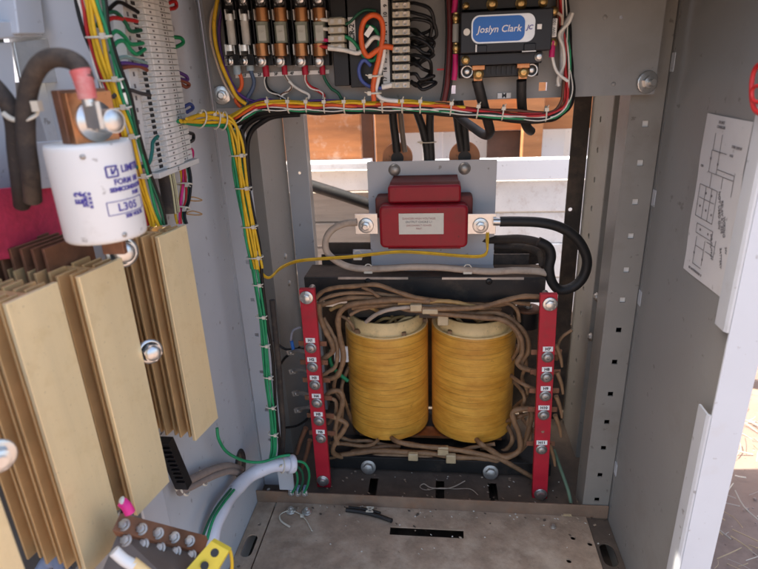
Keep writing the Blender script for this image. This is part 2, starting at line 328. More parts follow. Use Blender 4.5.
tag(mesh_obj('pebbles',pb,mat('pebble',(.27,.20,.165),.9,var=.4,scale=20)),'small clods and pebbles on the earth',None,None,'stuff')
# shed wall behind : a sheet, girts, studs, planks
YS=2.0
def pbx(mb,x0,y0,x1,y1,Y,t):      # box whose front face covers the pixel rectangle on plane Y
    a=PY((x0),(y0),Y); b=PY(x1,y0,Y); c=PY(x0,y1,Y); d=PY(x1,y1,Y)
    return mb.box((min((a.x+c.x)/2,(b.x+d.x)/2),Y,(c.z+d.z)/2),((b.x+d.x)/2,Y+t,(a.z+b.z)/2))
b=MB(); x=-2.4
while x<2.4:
    b.prism([(x,YS,0),(x+.17,YS,0),(x+.185,YS-.018,0),(x+.225,YS-.018,0),(x+.24,YS,0),(x+.24,YS+.004,0),(x,YS+.004,0)],(0,0,2.1)); x+=.2403
solo('siding_wall','white ribbed metal siding wall behind the timber framing','wall',b,side)
def timber(name,label,cat,px,Y,t,m,grow=(0,0,0,0),group=None):
    b=MB(); pbx(b,*px,Y,t); lo=V([min(v[i] for v in b.v) for i in range(3)]); hi=V([max(v[i] for v in b.v) for i in range(3)])
    b=MB(); b.box((lo.x-grow[0],lo.y,lo.z-grow[1]),(hi.x+grow[2],hi.y,hi.z+grow[3])); return solo(name,label,cat,b,m,.003,group)
timber('timber_girt','orange horizontal timber girt crossing the white siding','board',(398,96,566,131),YS-.105,.04,woodh,(.03,0,1.0,0))
timber('timber_stud','orange timber stud just left of the hanging black cables','stud',(375,100,391,166),YS-.16,.05,wood,(0,.9,0,.4),'timber studs of the shed wall')
timber('timber_stud','orange timber stud between the brown board and the right white siding','stud',(523,100,543,166),YS-.16,.05,wood,(0,.9,0,.4),'timber studs of the shed wall')
timber('brown_board','dark brown board leaning between white siding and the right stud','board',(487,131,523,170),YS-.08,.02,dkp,(0,.3,0,0))
timber('gap_dark_sheet','dark narrow sheet standing for the dark gap between scuffed plywood and left stud','board',(356,100,374,200),YS-.12,.02,dkp,(.05,.3,0,.5))  # dark sheet put in for the darkness of the gap
timber('plywood_board','scuffed orange plywood board at upper left behind the cabinet','board',(300,98,361,163),1.62,.02,woods,(.15,0,0,.3))
timber('ledge_board','pale weathered ledge board under the scuffed plywood','board',(300,163,366,170),1.56,.08,pale,(.15,0,.01,0))
timber('pallet_plank','light grey plank below the pale ledge board','plank',(300,171,372,191),1.63,.025,pale,(.2,0,.03,0),'grey planks behind the left post')
timber('pallet_plank','brown stained plank behind the slanting black pipe','plank',(300,193,380,222),1.65,.025,oldw,(.2,0,.05,0),'grey planks behind the left post')
timber('pallet_plank','grey plank level with the beige cable loop','plank',(300,223.5,385,246),1.64,.025,oldw,(.2,0,.05,0),'grey planks behind the left post')
timber('pallet_plank','lowest grey plank, partly behind the transformer bracket','plank',(300,248,390,272),1.65,.025,oldw,(.2,0,.05,0),'grey planks behind the left post')
timber('pallet_plank','shadowed plank low behind the coils','plank',(300,274,600,330),1.68,.025,oldw,(.2,.0,.2,0),'grey planks behind the left post')
timber('white_rail','smooth white rail above the whitewashed planks','rail',(470,159,585,180),1.60,.035,side,(.1,0,.4,0))
for i,(y0,y1,w) in enumerate(((181.5,212,'topmost, right under the white rail'),(213,243,'second from the top, behind the black cable loop'),(244,277,'third from the top'),(278,312,'lowest, beside the right red terminal bar'))):
    timber('whitewashed_plank','rough whitewashed plank, '+w,'plank',(455,y0,588,y1),1.62+.006*(i%2),.025,pale,(.1,0,.4,0),'whitewashed planks behind the right side')
b=MB(); b.tube([PY(300,182,1.3),PY(345,196,1.3),PY(392,212,1.3)],.0135,14,1); solo('black_pipe','black pipe slanting across the gap beside the left rear post','pipe',b,rub)
# ================================================================ the cabinet
cab=thing('electrical_cabinet','grey steel equipment cabinet open at front and rear','cabinet',(0,.88,0))
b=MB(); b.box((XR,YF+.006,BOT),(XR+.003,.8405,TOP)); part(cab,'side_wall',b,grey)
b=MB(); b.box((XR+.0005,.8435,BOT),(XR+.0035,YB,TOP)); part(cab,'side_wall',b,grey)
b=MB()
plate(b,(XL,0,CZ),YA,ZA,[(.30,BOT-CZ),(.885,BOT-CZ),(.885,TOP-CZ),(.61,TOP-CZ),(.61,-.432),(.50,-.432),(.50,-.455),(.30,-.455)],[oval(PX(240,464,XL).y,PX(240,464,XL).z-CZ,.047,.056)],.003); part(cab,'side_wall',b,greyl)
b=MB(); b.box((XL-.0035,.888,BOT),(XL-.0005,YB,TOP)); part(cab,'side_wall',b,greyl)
for s,(px,yy) in ((1,(641,190)),(1,(633,290)),(1,(614,465)),(1,(667,62))):
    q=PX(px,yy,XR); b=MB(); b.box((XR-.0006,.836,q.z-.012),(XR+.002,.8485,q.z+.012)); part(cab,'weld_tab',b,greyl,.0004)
for (px,yy) in ((224,211),(236,284),(252,407)):
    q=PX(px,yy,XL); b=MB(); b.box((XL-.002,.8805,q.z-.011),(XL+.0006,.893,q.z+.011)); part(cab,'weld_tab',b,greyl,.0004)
b=MB(); b.box((XL-.012,.87,BOT),(XL-.0045,.906,TOP)); part(cab,'seam_light_block',b,blk)  # strips added behind both seams to block sun leaking through
b=MB(); b.box((XR+.0045,.826,BOT),(XR+.012,.862,TOP)); part(cab,'seam_light_block',b,blk)
# front posts with square punchings
zs=[CZ-.092+.047*3-i*.047 for i in range(4)]+[CZ-.0925-i*.0415 for i in range(17)]
def post(x0,x1,y,zl,m,sq=.0085,face=FR,cx=None):
    b=MB(); cx=cx or (x0+x1)/2
    plate(b,(0,y,0),XA,ZA,rect(x0,BOT,x1,TOP),[rect(cx-sq/2,z-sq/2,cx+sq/2,z+sq/2) for z in zl],.0025); return b
zr=[PY(a,c,.85).z for a,c in((639,124),(636,163),(630,202),(626,236),(622,270),(617,300),(613,330),(609,362),(606,394),(603,422),(600,448),(597,475),(594.5,499.5))]
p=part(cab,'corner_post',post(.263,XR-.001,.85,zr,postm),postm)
b=MB(); b.box((.2605,.8505,BOT),(.263,.90,TOP)); part(cab,'post_flange',b,postm)
for z in zr[:6]:
    b=MB(); b.box((.2765,.8532,z-.0075),(.2925,.8552,z+.0075)); part(p,'hole_light',b,hole_lit)  # pale plates paint in the light seen through the upper holes
b=MB(); b.box((.268,.875,BOT),(XR,.877,TOP)); part(cab,'post_back',b,blk)
zl=[PY(a,c,.895).z for a,c in((229,160),(234,180),(238.5,202),(243.5,235),(247,262),(252,300),(256,335),(260,372),(264,410),(267,440))]
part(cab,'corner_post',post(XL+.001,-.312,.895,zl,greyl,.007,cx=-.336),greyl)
# rear posts
zq=[CZ-.1-.055*i for i in range(12)]
b=MB(); plate(b,(.286,0,0),V((0,-1,0)),ZA,rect(-1.16,BOT,-1.02,TOP),[circ(-1.09,z,.0058) for z in zq],.0025); part(cab,'corner_post',b,postm)
b=MB(); plate(b,(0,1.158,0),XA,ZA,rect(.252,BOT,.2845,TOP),[circ(.262,CZ-.283,.004)],.0025); part(cab,'post_flange',b,blkd)
b=MB(); b.box((.2865,1.018,BOT),(XR,1.0205,TOP)); part(cab,'post_flange',b,postm)
b=MB(); b.box((-.3285,1.0,BOT),(-.326,1.17,TOP)); part(cab,'corner_post',b,postm)
b=MB(); b.box((-.359,.9975,BOT),(-.326,1.0,TOP)); part(cab,'post_flange',b,postm)
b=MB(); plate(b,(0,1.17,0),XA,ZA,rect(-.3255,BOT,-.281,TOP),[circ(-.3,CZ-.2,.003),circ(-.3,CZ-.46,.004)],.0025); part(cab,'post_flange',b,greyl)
b=MB(); b.box((-.2835,1.1725,BOT),(-.281,1.199,TOP)); part(cab,'post_flange',b,postm)
for q,d in((PX(597,297,.284),V((-1,0,0))),(PX(591,337,.284),V((-1,0,0)))):
    b=MB(); b.screw(q,d,.0065); part(cab,'screw',b,dzinc)
for a,c in((289,283),(285,256)):
    b=MB(); b.dome(PX(a,c,-.326),XA,.0065,.004); part(cab,'screw',b,dzinc)
# top, floor, sill
b=MB(); b.box((XL-.003,YF,TOP),(XR+.0035,YB,TOP+.003)); part(cab,'top_panel',b,grey)
b=MB(); b.box((XL-.003,YF-.004,CZ+.095),(XR+.0035,YF-.001,TOP)); part(cab,'unseen_shade_header',b,grey)  # unseen header, added to shade the upper panel
sl=[]
for a in(373,440,492.5):
    q=PZ(a,486,FZ); sl.append(rect(q.x-.0085,.875,q.x+.0085,.930))
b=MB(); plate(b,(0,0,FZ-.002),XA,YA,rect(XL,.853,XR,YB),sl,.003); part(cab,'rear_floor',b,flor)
b=MB(); b.box((XL,.845,FZ-.003),(XR-.001,.848,FZ+.025)); b.box((XL,.848,FZ-.0005),(XR-.001,.868,FZ+.002)); part(cab,'sill',b,rusty,.0008)
def F(a,c): q=PZ(a,c,FZ); return(q.x,q.y)
s0,s1=F(390,530),F(464,541)
oL=F(249,545); oR=F(609,553)
b=MB(); plate(b,(0,0,FZ),XA,YA,rect(-.3195,.57,PZ(595,545,FZ).x,.8445),[rect(s0[0],s0[1]-.011,s1[0],s0[1]+.009)]+[circ(*F(a,c),.0045) for a,c in((573,538),(569,561),(590,544))],.003); part(cab,'floor_plate',b,flo)
b=MB(); plate(b,(0,0,FZ-.001),XA,YA,rect(XL+.001,.57,-.3225,.8445),[oval(oL[0],oL[1],.021,.052),circ(oL[0]+.004,oL[1]+.05,.003),circ(oL[0]-.004,oL[1]-.045,.003)],.003); part(cab,'floor_edge',b,flo)
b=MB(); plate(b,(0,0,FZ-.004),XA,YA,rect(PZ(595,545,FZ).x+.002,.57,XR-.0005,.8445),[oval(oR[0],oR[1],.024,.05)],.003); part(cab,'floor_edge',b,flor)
b=MB(); b.box((XL,.56,BOT-.003),(XR,YB,BOT)); part(cab,'base_pan',b,blkd)
b=MB(); b.box((XL,1.203,BOT),(.25,1.206,PY(420,312,1.175).z)); part(cab,'back_panel',b,blkd)
b=MB(); b.box((.25,1.203,BOT),(XR,1.206,PY(580,330,1.175).z)); part(cab,'back_panel',b,blkd)
# right jamb : bright front flange, return lip with a latch cut-out
jr=PY(734,470,YF).x
b=MB(); b.box((XR-.006,YF,BOT),(jr,YF+.003,TOP)); b.box((jr-.003,YF+.003,BOT),(jr,YF+.03,TOP)); part(cab,'door_jamb',b,white,.0008)
z1,z0=PX(733,331,XR).z,PX(716,414,XR).z
for za,zb in((z1,TOP),(BOT,z0)):
    b=MB(); b.prism([(XR-.0065,YF,za),(XR-.0085,YF+.0008,za),(XR-.0105,YF+.004,za),(XR-.0105,YF+.024,za),(XR-.008,YF+.024,za),(XR-.008,YF+.004,za),(XR-.0065,YF+.003,za)],(0,0,zb-za)); part(cab,'jamb_lip',b,greyl)
b=MB(); b.box((-.46,.607,BOT),(XL-.0032,.61,TOP)); part(cab,'door_jamb',b,white,.0008)
# left door, swung open towards the viewer
door=thing('cabinet_door','white inner face of the open left door behind the gold heat sinks','door',(-.46,.33,.1))
b=MB(); b.box((-.463,.02,.1),(-.46,.60,TOP)); part(door,'door_skin',b,mat('mid_grey_enamel',(.20,.205,.21),.45,var=.06,scale=12,dirt=(.26,.24,.21),damt=.1))
b=MB(); xq(b,((-30,44),(12,42),(26,192),(-30,198)),-.418,.012); part(door,'stiffener',b,white,.001)
b=MB(); xq(b,((11,-30),(38,-30),(46,34),(19,34)),-.405,.05); part(door,'stiffener',b,white,.002)
b=MB(); xq(b,((-40,22),(19,20),(45,36),(-40,42)),-.412,.04); part(door,'cross_rail',b,white,.002)
b=MB(); xq(b,((39,-30),(55,-30),(64,42),(46,40)),-.43,.02); part(door,'stiffener',b,greyl,.001)
b=MB(); xq(b,((56,-30),(59,-30),(67,42),(64,42)),-.428,.02); part(door,'stiffener',b,white,.001)
b=MB(); xq(b,((30,82),(50,80),(66,150),(52,155)),-.43,.02); part(door,'stiffener',b,greyl,.001)
b=MB(); xq(b,((52,82),(60,82),(72,150),(66,150)),-.428,.02); part(door,'stiffener',b,white,.001)
br=thing('steel_bracket','shiny folded steel bracket under the white stiffener at upper left','bracket',PX(45,82,-.415))
b=MB(); xq(b,((14,42),(60,37),(62,82),(22,84)),-.415,.003); part(br,'bracket_plate',b,zinc,.0006)
b=MB(); xq(b,((60,37),(78,40),(83,78),(62,82)),-.41,.003); part(br,'bracket_plate',b,zinc,.0006)
b=MB(); xq(b,((-60,196),(76,180),(76,250),(-60,268)),-.392,.006); solo('red_fibre_board','coarse crimson fibre board behind the white cylinder','board',b,magb,.0008)
# ================================================================ schematic sheet
sh=thing('schematic_sheet','white wiring diagram sheet taped to the right side wall','sheet',(XR-.001,.66,CZ-.25))
tl,tr,brr,bl=[PX(a,c,XR-.0008) for a,c in((708,113),(754,122),(722,298),(684,268))]
W0=V((0,-1,0)); H=.188; Wd=tl.y-tr.y
b=MB(); nn=8; vs=[]
for i in range(nn+1):
    for j in range(4): u=i/nn; w=j/3; vs.append(tl.lerp(bl,u).lerp(tr.lerp(brr,u),w)-XA*(.0004+.0011*math.sin(u*7+w*3)**2))
b.add(vs,[(i*4+j,i*4+j+1,(i+1)*4+j+1,(i+1)*4+j) for i in range(nn) for j in range(3)],True); part(sh,'sheet',b,paper)
b=MB()
def sp_(u,w): q=tl.lerp(tr,u).lerp(bl.lerp(brr,u),w); q.x=XR-.0027; return q
def ln(u0,w0,u1,w1,t=.00035):
    a,c=sp_(u0,w0),sp_(u1,w1); d=(c-a).normalized(); n=d.cross(XA); b.obox((a+c)/2,d*((c-a).length/2),n*t,XA*.0001)
for L in((.30,.10,.30,.20),(.46,.10,.46,.21),(.28,.20,.62,.20),(.28,.20,.28,.33),(.46,.20,.46,.33),(.28,.33,.85,.33),(.46,.30,.85,.30),(.85,.30,.85,.42),(.12,.42,.55,.42),(.12,.42,.12,.62),(.28,.42,.28,.62),(.42,.42,.42,.62),(.55,.42,.55,.62),(.12,.62,.55,.62),(.15,.50,.52,.50),(.20,.66,.60,.66),(.20,.66,.20,.72),(.60,.66,.60,.72),(.20,.72,.60,.72),(.24,.74,.24,.92),(.46,.74,.46,.90),(.24,.92,.46,.92),(.24,.80,.46,.80),(.5,.74,.7,.74),(.5,.80,.7,.80),(.7,.70,.7,.82),(.36,.33,.36,.42),(.62,.33,.62,.40)): ln(*L)
for u,w in((.28,.25),(.46,.27),(.30,.46),(.44,.46),(.2,.55),(.36,.56),(.5,.57),(.24,.85),(.46,.86),(.3,.69),(.5,.69)): q=sp_(u,w); b.obox(q,YA*.0013,ZA*.0013,XA*.0001)
for t,u,w,s,rot in(('FLOAT','.40',.035,.0045,0),('CHARGER','.40',.062,.0042,0),('120V INPUT','.80',.15,.0042,0),('FUSE','.72',.20,.0036,0),('CB1','.10',.31,.004,0),('OUT +','.40',.96,.004,0),('SEE NOTES 2 AND 3','.5',.985,.004,0)):
    if u=='.5': put_text(b,t,sp_(.33,.96),(brr-bl),ZA,s)
    else: put_text(b,t,sp_(float(u),w),W0,ZA,s)
for t,u,w,s in(('NOT USED ON','.66',.52,.0062),('RELAY K1 SEE','.74',.55,.006),('WIRING','.82',.60,.0062),('DC OUTPUT','.62',.75,.0052),('BATTERY','.86',.78,.0055),('24V','.94',.72,.005)):
    put_text(b,t,sp_(float(u),w),(0,-.35,-.94),(0,-.94,.35),s)
part(sh,'diagram',b,inkg)
# red lead in the corner at the upper right
b=MB(); b.tube(pathX([(770,60),(757,66),(752,80),(752,100),(757,112),(775,118)],XR-.02),.0022,8); b.tube(pathX([(775,88),(756,86),(752,94),(756,102),(775,100)],XR-.022),.0018,8)
solo('red_lead','red wire looped at the upper right frame edge','wire',b,rdw)
# ================================================================ transformer
YC=1.055; tf=thing('transformer','dusty power transformer with two amber varnished coils','transformer',(-.02,YC,FZ))
def coil(cx,x0,x1,yt,yb,seed):
    rnd=random.Random(seed); r=(PY(x1,380,YC).x-PY(x0,380,YC).x)/2; c=PY((x0+x1)/2,380,YC); zt=PY(cx,yt,YC-r*.97).z; zb=PY(cx,yb,YC-r*.97).z
    o=V((c.x,YC,0)); prof=[(r*.80,zt-.004),(r*.965,zt-.001),(r*.985,zt-.003)]; z=zt-.004; 
    while z>zb+.012:
        zz=max(z-.02,zb+.006); prof+=[(r*.986,z)]; z=zz
    prof+=[(r*.986,zb)]
    b=MB(); b.lathe(o,ZA,prof[::-1],56); b.cyl(o+ZA*(zb+.0002),o+ZA*(zb+.001),r*.985,n=56,smooth=False); cl=part(tf,'coil',b,amber)
    b=MB(); b.lathe(o,ZA,[(r*.80,zt-.0035),(r*.955,zt+.001),(r*.975,zt-.0005),(r*.962,zt-.004)][::-1],56); part(cl,'rim_edge',b,cream)
    ri=r*.87; t=.027
    b=MB(); b.lathe(o,ZA,[(ri,zt-.012),(ri,zt+t),(ri-.005,zt+t),(ri-.005,zt-.02)][::-1],48)
    for k in range(9):
        a=rnd.uniform(0,math.tau); b.mi=1; b.obox(o+V((math.cos(a)*ri*1.04,math.sin(a)*ri*1.04,zt+.003)),V((.004,0,0)),V((0,.004,0)),V((0,0,rnd.uniform(.002,.005))))
    part(cl,'inner_tube',b,[cream,tan])
    b=MB(); b.cyl(o+ZA*(zt-.03),o+ZA*(zt+.008),ri-.006,n=32,smooth=True); part(cl,'winding_core',b,flor)
    for k in range(5):   # enamelled turns coming up inside
        a=rnd.uniform(-2.6,-.4); b=MB(); q=o+V((math.cos(a)*ri*.5,math.sin(a)*ri*.7,zt+.008)); w=V((rnd.uniform(-.05,.05),rnd.uniform(.0,.03),.014))
        b.tube([q,q+w*.5+ZA*.008,q+w],.0034,7,4); part(cl,'winding_end',b,rnd.choice([tan2,tan2,cream]))
    return o,r,zt,zb
cA=coil(388.5,348.5,428.5,339,440,3); cB=coil(472,431,513.5,339,442.5,8)
# iron: core legs, yokes, frame
b=MB()
for o,r,zt,zb in(cA,cB): b.box((o.x-.030,YC-.028,zb-.03),(o.x+.030,YC+.030,zt+.05))
b.box((cA[0].x-.075,YC-.03,cA[2]+.02),(cB[0].x+.075,YC+.04,cA[2]+.075)); b.box((cA[0].x-.075,YC-.028,FZ+.012),(cB[0].x+.075,YC+.04,cA[3]-.004))
part(tf,'core',b,blkd,.001)
x0,x1=PY(304,279,.985).x,PY(546,279,.985).x; zt=PY(425,277.5,.985).z; zb=PY(425,302,.985).z
b=MB(); b.box((x0,.985,zb),(x1,.989,zt-.0005)); b.mi=1; b.box((x0,.9892,zt-.004),(x1,1.06,zt)); fr=part(tf,'top_bracket',b,[blk,mat('brown_dusty_steel',(.10,.066,.042),.85,var=.35,scale=25,bump=.25,dirt=(.03,.022,.016),damt=.3,dscale=11)],.0008)
for a,c in((338,408),(442,524)):
    b=MB(); b.box((PY(a,275,.985).x,.9836,zt-.0035),(PY(c,275,.985).x,.9862,zt+.0006)); part(fr,'bare_edge',b,dzinc)
for a in(368,489): b=MB(); b.screw(PY(a,281,.985),FR,.006,False); part(fr,'bolt',b,blk)
b=MB(); b.box((x0+.02,1.062,zt-.07),(x1-.02,1.066,zt+.02)); part(tf,'back_plate',b,blkd)
b=MB(); q0=PY(326,456,.945); q1=PY(545,480,.945); b.box((q0.x,.945,FZ+.006),(q1.x+.01,.95,FZ+.036)); b.box((q0.x,.95,FZ+.032),(q1.x+.01,1.02,FZ+.036)); rl=part(tf,'base_rail',b,blk,.0008)
for a,c in((368.5,467),(490.5,472)): b=MB(); b.hexbolt(PY(a,c,.944),V((0,-1,.25)),.0105,.008); part(rl,'bolt',b,dzinc)
b=MB(); b.box((cA[0].x-.06,YC-.06,cA[3]-.010),(cB[0].x+.06,YC+.02,cA[3]-.004)); part(tf,'fibre_strip',b,cop)
def lead(pts,Y,rp,m=tan,name='lead'):
    P=path(pts,Y); dep=(P[len(P)//2]-CAM).dot(FW); r=rp*.84/FPX*dep; b=MB(); ph=random.uniform(0,6); b.tube(P,lambda t:r*(1+.07*math.sin(t*37+ph)+.05*math.sin(t*61+ph)),9,7); return part(tf,name,b,m)
lead([(314,303),(317,297),(324,291),(337,287.5),(352,286.5),(376,284.8),(395,291),(416,297.5),(442,301,.95)],.935,2.7)
lead([(362,287),(371,291),(379,297),(392,303,.97)],.945,2.2)
lead([(318,306),(330,302.5),(351,298),(380,299),(412,301),(445,305),(472,307),(500,309,.98)],.95,3.0)
lead([(319,303),(319,312),(322,323),(327,334),(332,344),(332,352),(321,360)],.925,3.3)
lead([(430,301),(400,300),(375,301.5),(352,304.5),(341,311),(338,321),(340,337),(343.5,357),(339,373),(333,378),(322,379)],.94,3.4)
lead([(326,396),(330,392),(339,391),(343,398),(341,410),(337,420),(335,434),(338,444)],.93,3.0)
lead([(328,415),(345,422.5),(344,430),(336,441),(333,452),(343,457,.95),(365,456,.97)],.93,3.0)
lead([(330,443),(345,444),(362,446),(372,444.5),(378,440)],.96,2.3)
lead([(329,457),(352,453.5),(376,451),(410,452.5),(430,453.5),(455,457),(485,458.5),(500,462)],.95,3.2)
lead([(388,432,1.03),(396,441),(420,446),(446,448.5),(472,452.5),(492,457),(506,462),(537,480)],.945,3.0)
lead([(400,446,.98),(382,447),(360,450),(340,456),(331,462)],.965,2.6)
lead([(470,432,1.03),(480,443),(489,449),(503,457),(511,456),(520,449),(519,434),(514,421),(513,412),(522,409),(536,409)],.95,3.2)
lead([(531,410),(531,420),(524,444),(513,454.5),(494,456.5),(470,455)],.96,3.0)
lead([(500,414,1.05),(512,436),(508,448),(497,452),(480,449)],.985,2.5)
lead([(430,313),(452,315),(485,318),(500,319.5),(513,326.5),(521,339),(522,353),(517,363),(525,369),(540,372)],.94,3.0)
lead([(445,309),(470,313),(497,313),(515,322),(527,337),(528,352),(522,364),(536,374)],.955,2.7)
lead([(420,308.5),(440,308.8),(458,308.5),(481,307),(503,301),(523,296.5),(543,297)],.935,3.1)
lead([(398,303),(420,302),(442,301),(457,302.5),(472,306),(481,308)],.945,2.6,tan2)
lead([(366,322,.975),(376,314.5,.96),(388,310),(404,307.5),(422,306),(440,305.5)],.95,2.6,bcab)
lead([(352,308),(370,306),(400,305),(430,308),(450,311),(468,316,.98)],.96,2.6)
lead([(330,310),(341,305.5),(360,305),(372,308),(380,313,.99)],.965,2.4,tan2)
lead([(420,311),(440,313.5),(466,311),(490,305),(507,303),(517,310),(519,322)],.965,2.4)
tpk=mat('pinkish_tan_sleeve',(.32,.19,.10),.7,var=.35,scale=50,bump=.3,dirt=(.13,.07,.036),damt=.36,dscale=30)
for pts,Y,rp,m in(([(316,312),(322,300),(340,294),(365,293),(395,296),(430,304)],.955,2.3,tpk),([(350,315),(362,309),(385,306),(415,311),(440,309),(470,311)],.962,2.2,tpk),([(323,318),(330,330),(337,345),(336,365),(328,372),(321,376)],.945,2.5,tpk),([(405,300),(440,303),(470,304),(495,305.5),(512,303),(530,304)],.97,2.4,tan),
 ([(455,312),(480,314),(506,322),(518,336),(518,350),(508,364,1.05)],.97,2.3,tpk),([(330,432),(340,437),(352,441),(368,441),(380,444),(400,447)],.975,2.3,tan),([(331,461),(355,458),(385,455),(420,456),(450,461),(475,459)],.955,2.3,tpk),([(345,452),(375,457),(410,459),(440,455),(470,448),(495,444)],.965,2.2,tan),
 ([(532,414),(528,424),(530,438),(519,452),(505,459)],.968,2.4,tpk),([(497,424,1.05),(516,418),(526,414),(537,413)],.97,2.3,tan),([(330,398),(336,402),(335,415),(328,424)],.945,2.2,tpk),([(338,372),(334,388),(342,404),(340,424),(331,436)],.965,2.2,tan),
 ([(340,315),(352,325),(358,348,1.05)],.99,2.0,tpk),([(509,338,1.06),(526,360),(522,378),(527,395),(508,412,1.06)],.985,2.2,tan),([(505,371,1.05),(521,383),(533,388)],.96,2.3,tpk)): lead(pts,Y,rp,m)
lead([(356,352,1.06),(342,385),(346,405),(356,432,1.06)],.99,2.2); lead([(506,374,1.06),(524,395),(521,415),(534,432)],.975,2.3)
for a,c,w,h,Y in((416,308.5,6,3.5,.93),(443,320,5.5,6,.945),(443,452,5.5,4,.94),(451,460,5,4,.935),(413,458,5,3.4,.935),(430,312,8,2.6,.93)):
    b=MB(); pbx(b,a-w,c-h,a+w,c+h,Y,.010); part(tf,'tape_wrap',b,tape,.002)
# lugs and labels behind the coils
b=MB(); pbx(b,334,347,348,362,.985,.004); part(tf,'white_tag',b,labw)
b=MB(); b.tube(path([(331,350),(330,360),(335,370),(348,381)],.99),.004,8); part(tf,'lead',b,grn,label='green sleeved lead')
# round standoff behind the right bar
so=thing('round_standoff','dusty round black standoff with a screw on top behind the right red bar','standoff',PY(527,328,1.03))
q=PY(527,326,1.03); b=MB(); b.cyl(q,q+ZA*.035,.021,n=28); part(so,'body',b,bake)
b=MB(); b.lathe(q+ZA*.035,ZA,[(.0002,0),(.0235,0),(.0235,.005),(.021,.006),(.0002,.006)],28); part(so,'cap',b,copd)
b=MB(); b.hexbolt(q+ZA*.041,ZA,.006,.006,1.4,.006); part(so,'screw',b,dzinc)
# ---------------------------------------------------------------- red terminal bars
def redbar(name,label,top,bot,wpx,Y,labs,tags,bolts,side):
    T,B=PY(*top,Y),PY(*bot,Y); w=wpx/FPX*((T+B)/2-CAM).dot(FW)/2; d=(T-B).normalized(); u=d.cross(YA).normalized()
    if u.x<0: u=-u
    root=thing(name,label,'terminal bar',B)
    b=MB(); b.obox((T+B)/2+YA*.005,u*w,YA*.005,d*((T-B).length/2)); bd=part(root,'bar',b,redp,.0008)
    for a,c in bolts:
        b=MB(); b.hexbolt(PY(a,c,Y-.0005),FR,.0085,.006,1.45,.003); part(root,'mounting_bolt',b,zinc)
        b=MB(); q=PY(a,c,Y+.0105); b.cyl(q,q+YA*.05,.006,n=12); part(root,'spacer',b,dzinc)
    L=(T-B).length
    for (a,c),t in zip(labs,tags):
        q=PY(a,c,Y-.0006); b=MB(); b.screw(q,FR,.0078); b.cyl(q+YA*.011,q+YA*.03,.0035,n=10); part(root,'terminal_screw',b,dzinc)
        if t:
            lq=q+d*.0155-YA*.0003; b=MB(); b.obox(lq,u*.0085*(1+.14*(len(t)-2)),YA*.0004,d*.0047); lb=part(root,'number_tag',b,labw)
            b=MB(); put_text(b,t,lq-YA*.0006,u,d,.0074,off=.0003); part(lb,'number',b,ink)
        for k,(dx,m) in enumerate(((side*.019,copd),(side*-.017,copd))):
            e=q+YA*.014; b=MB(); v=u*dx+YA*.004; b.obox(e+v,u*.0085,YA*.0012,d*.005); part(root,'lug',b,m,.0005)
    return root
redbar('terminal_bar','red upright terminal bar left of the left coil',(306.5,289.5),(324,487.5),14.6,.89,[(311,348),(312.5,367),(315,385),(317,403),(319,421),(321,438.5)],['H1','H2','H3','H4','H5','H6'],[(306.5,297.5),(323,480.5)],-1)
redbar('terminal_bar','red upright terminal bar right of the right coil',(549.2,294.5),(539.5,502),15.6,.89,[(547.5,357),(546.5,377),(545.3,396),(543.5,415),(541.5,449.5)],['H7','H8','H9','H10','H11'],[(550,304),(540.5,494)],1)
b=MB(); b.cyl(PY(542.7,431.5,.8895),PY(542.7,431.5,.893),.003,n=10); solo('empty_hole_bush','empty copper bush on the right red bar between the tags H10 and H11','bush',b,copd)
# lug fans and outgoing leads beside the bars
random.seed(11)
lf=[((296,379),(305,381)),((292,400),(303,402)),((302,386),(309,394)),((298,437),(306,434)),((303,425),(311,424))]
for i,((a,c),(a2,c2)) in enumerate((((291,352),(304,353)),((293,371),(305,371)),((296,393),(309,398)),((298,410),(311,408)))):
    b=MB(); P,Q=PY(a,c,.93),PY(a2+3,c2,.905); b.obox(P,V((.006,0,.001)),V((.001,.003,0)),V((-.001,0,.005))); b.tube([P,P.lerp(Q,.5)+ZA*.004,Q],.0038,8); b.dome(P-YA*.003,FR,.004,.003,10,3)
    solo('ring_lug','tin ring lug on a tan stub left of tag H%d on the left red bar'%(i+1),'lug',b,[dzinc],0,'ring lugs beside the left red bar')
for i,(pts,m,w) in enumerate((([(306,428),(301,440),(297,454)],copd,'upper'),([(310,440),(306,456),(301,470)],copd,'lower'))):
    b=MB(); P=path(pts,.91); b.tube(P,lambda t:.0052-.002*t,8); solo('copper_tail','bare %s copper tail hanging left of the left red bar foot'%w,'lug',b,m,0,'copper tails left of the left red bar')
for i,(a,c) in enumerate(((556,353),(557,380),(556,404),(555,423),(549,452))):
    b=MB(); P=PY(a,c-8,.905); Q=PY(a+6,c+14,.905); b.tube([P,P.lerp(Q,.55)+XA*.002,Q],lambda t:.0044-.0022*t,8)
    solo('copper_tail',('tan lug tail sticking out right beside tag %s of the right red bar'%('H7','H8','H9','H10','H11')[i]),'lug',b,tan,0,'lug tails right of the right red bar')
b=MB(); b.tube(path([(561,350),(556,360),(560,340),(572,330)],.93),.0028,8); solo('tan_lead','short tan lead rising behind the right red bar toward the rear post','wire',b,tan)
b=MB(); b.tube(path([(301,327),(293,331),(291,342),(293,351)],.93),.0022,8); solo('grey_lead','grey wire curving down into a blue sleeve at the left red bar','wire',b,wm('grey_wire',(.30,.30,.34)))
b=MB(); b.tube(path([(291.5,341),(294,352)],.928),.0034,8); solo('blue_sleeve','bright blue crimp sleeve at the end of the grey wire','sleeve',b,wm('blue_sleeve_pvc',(.03,.16,.52)))
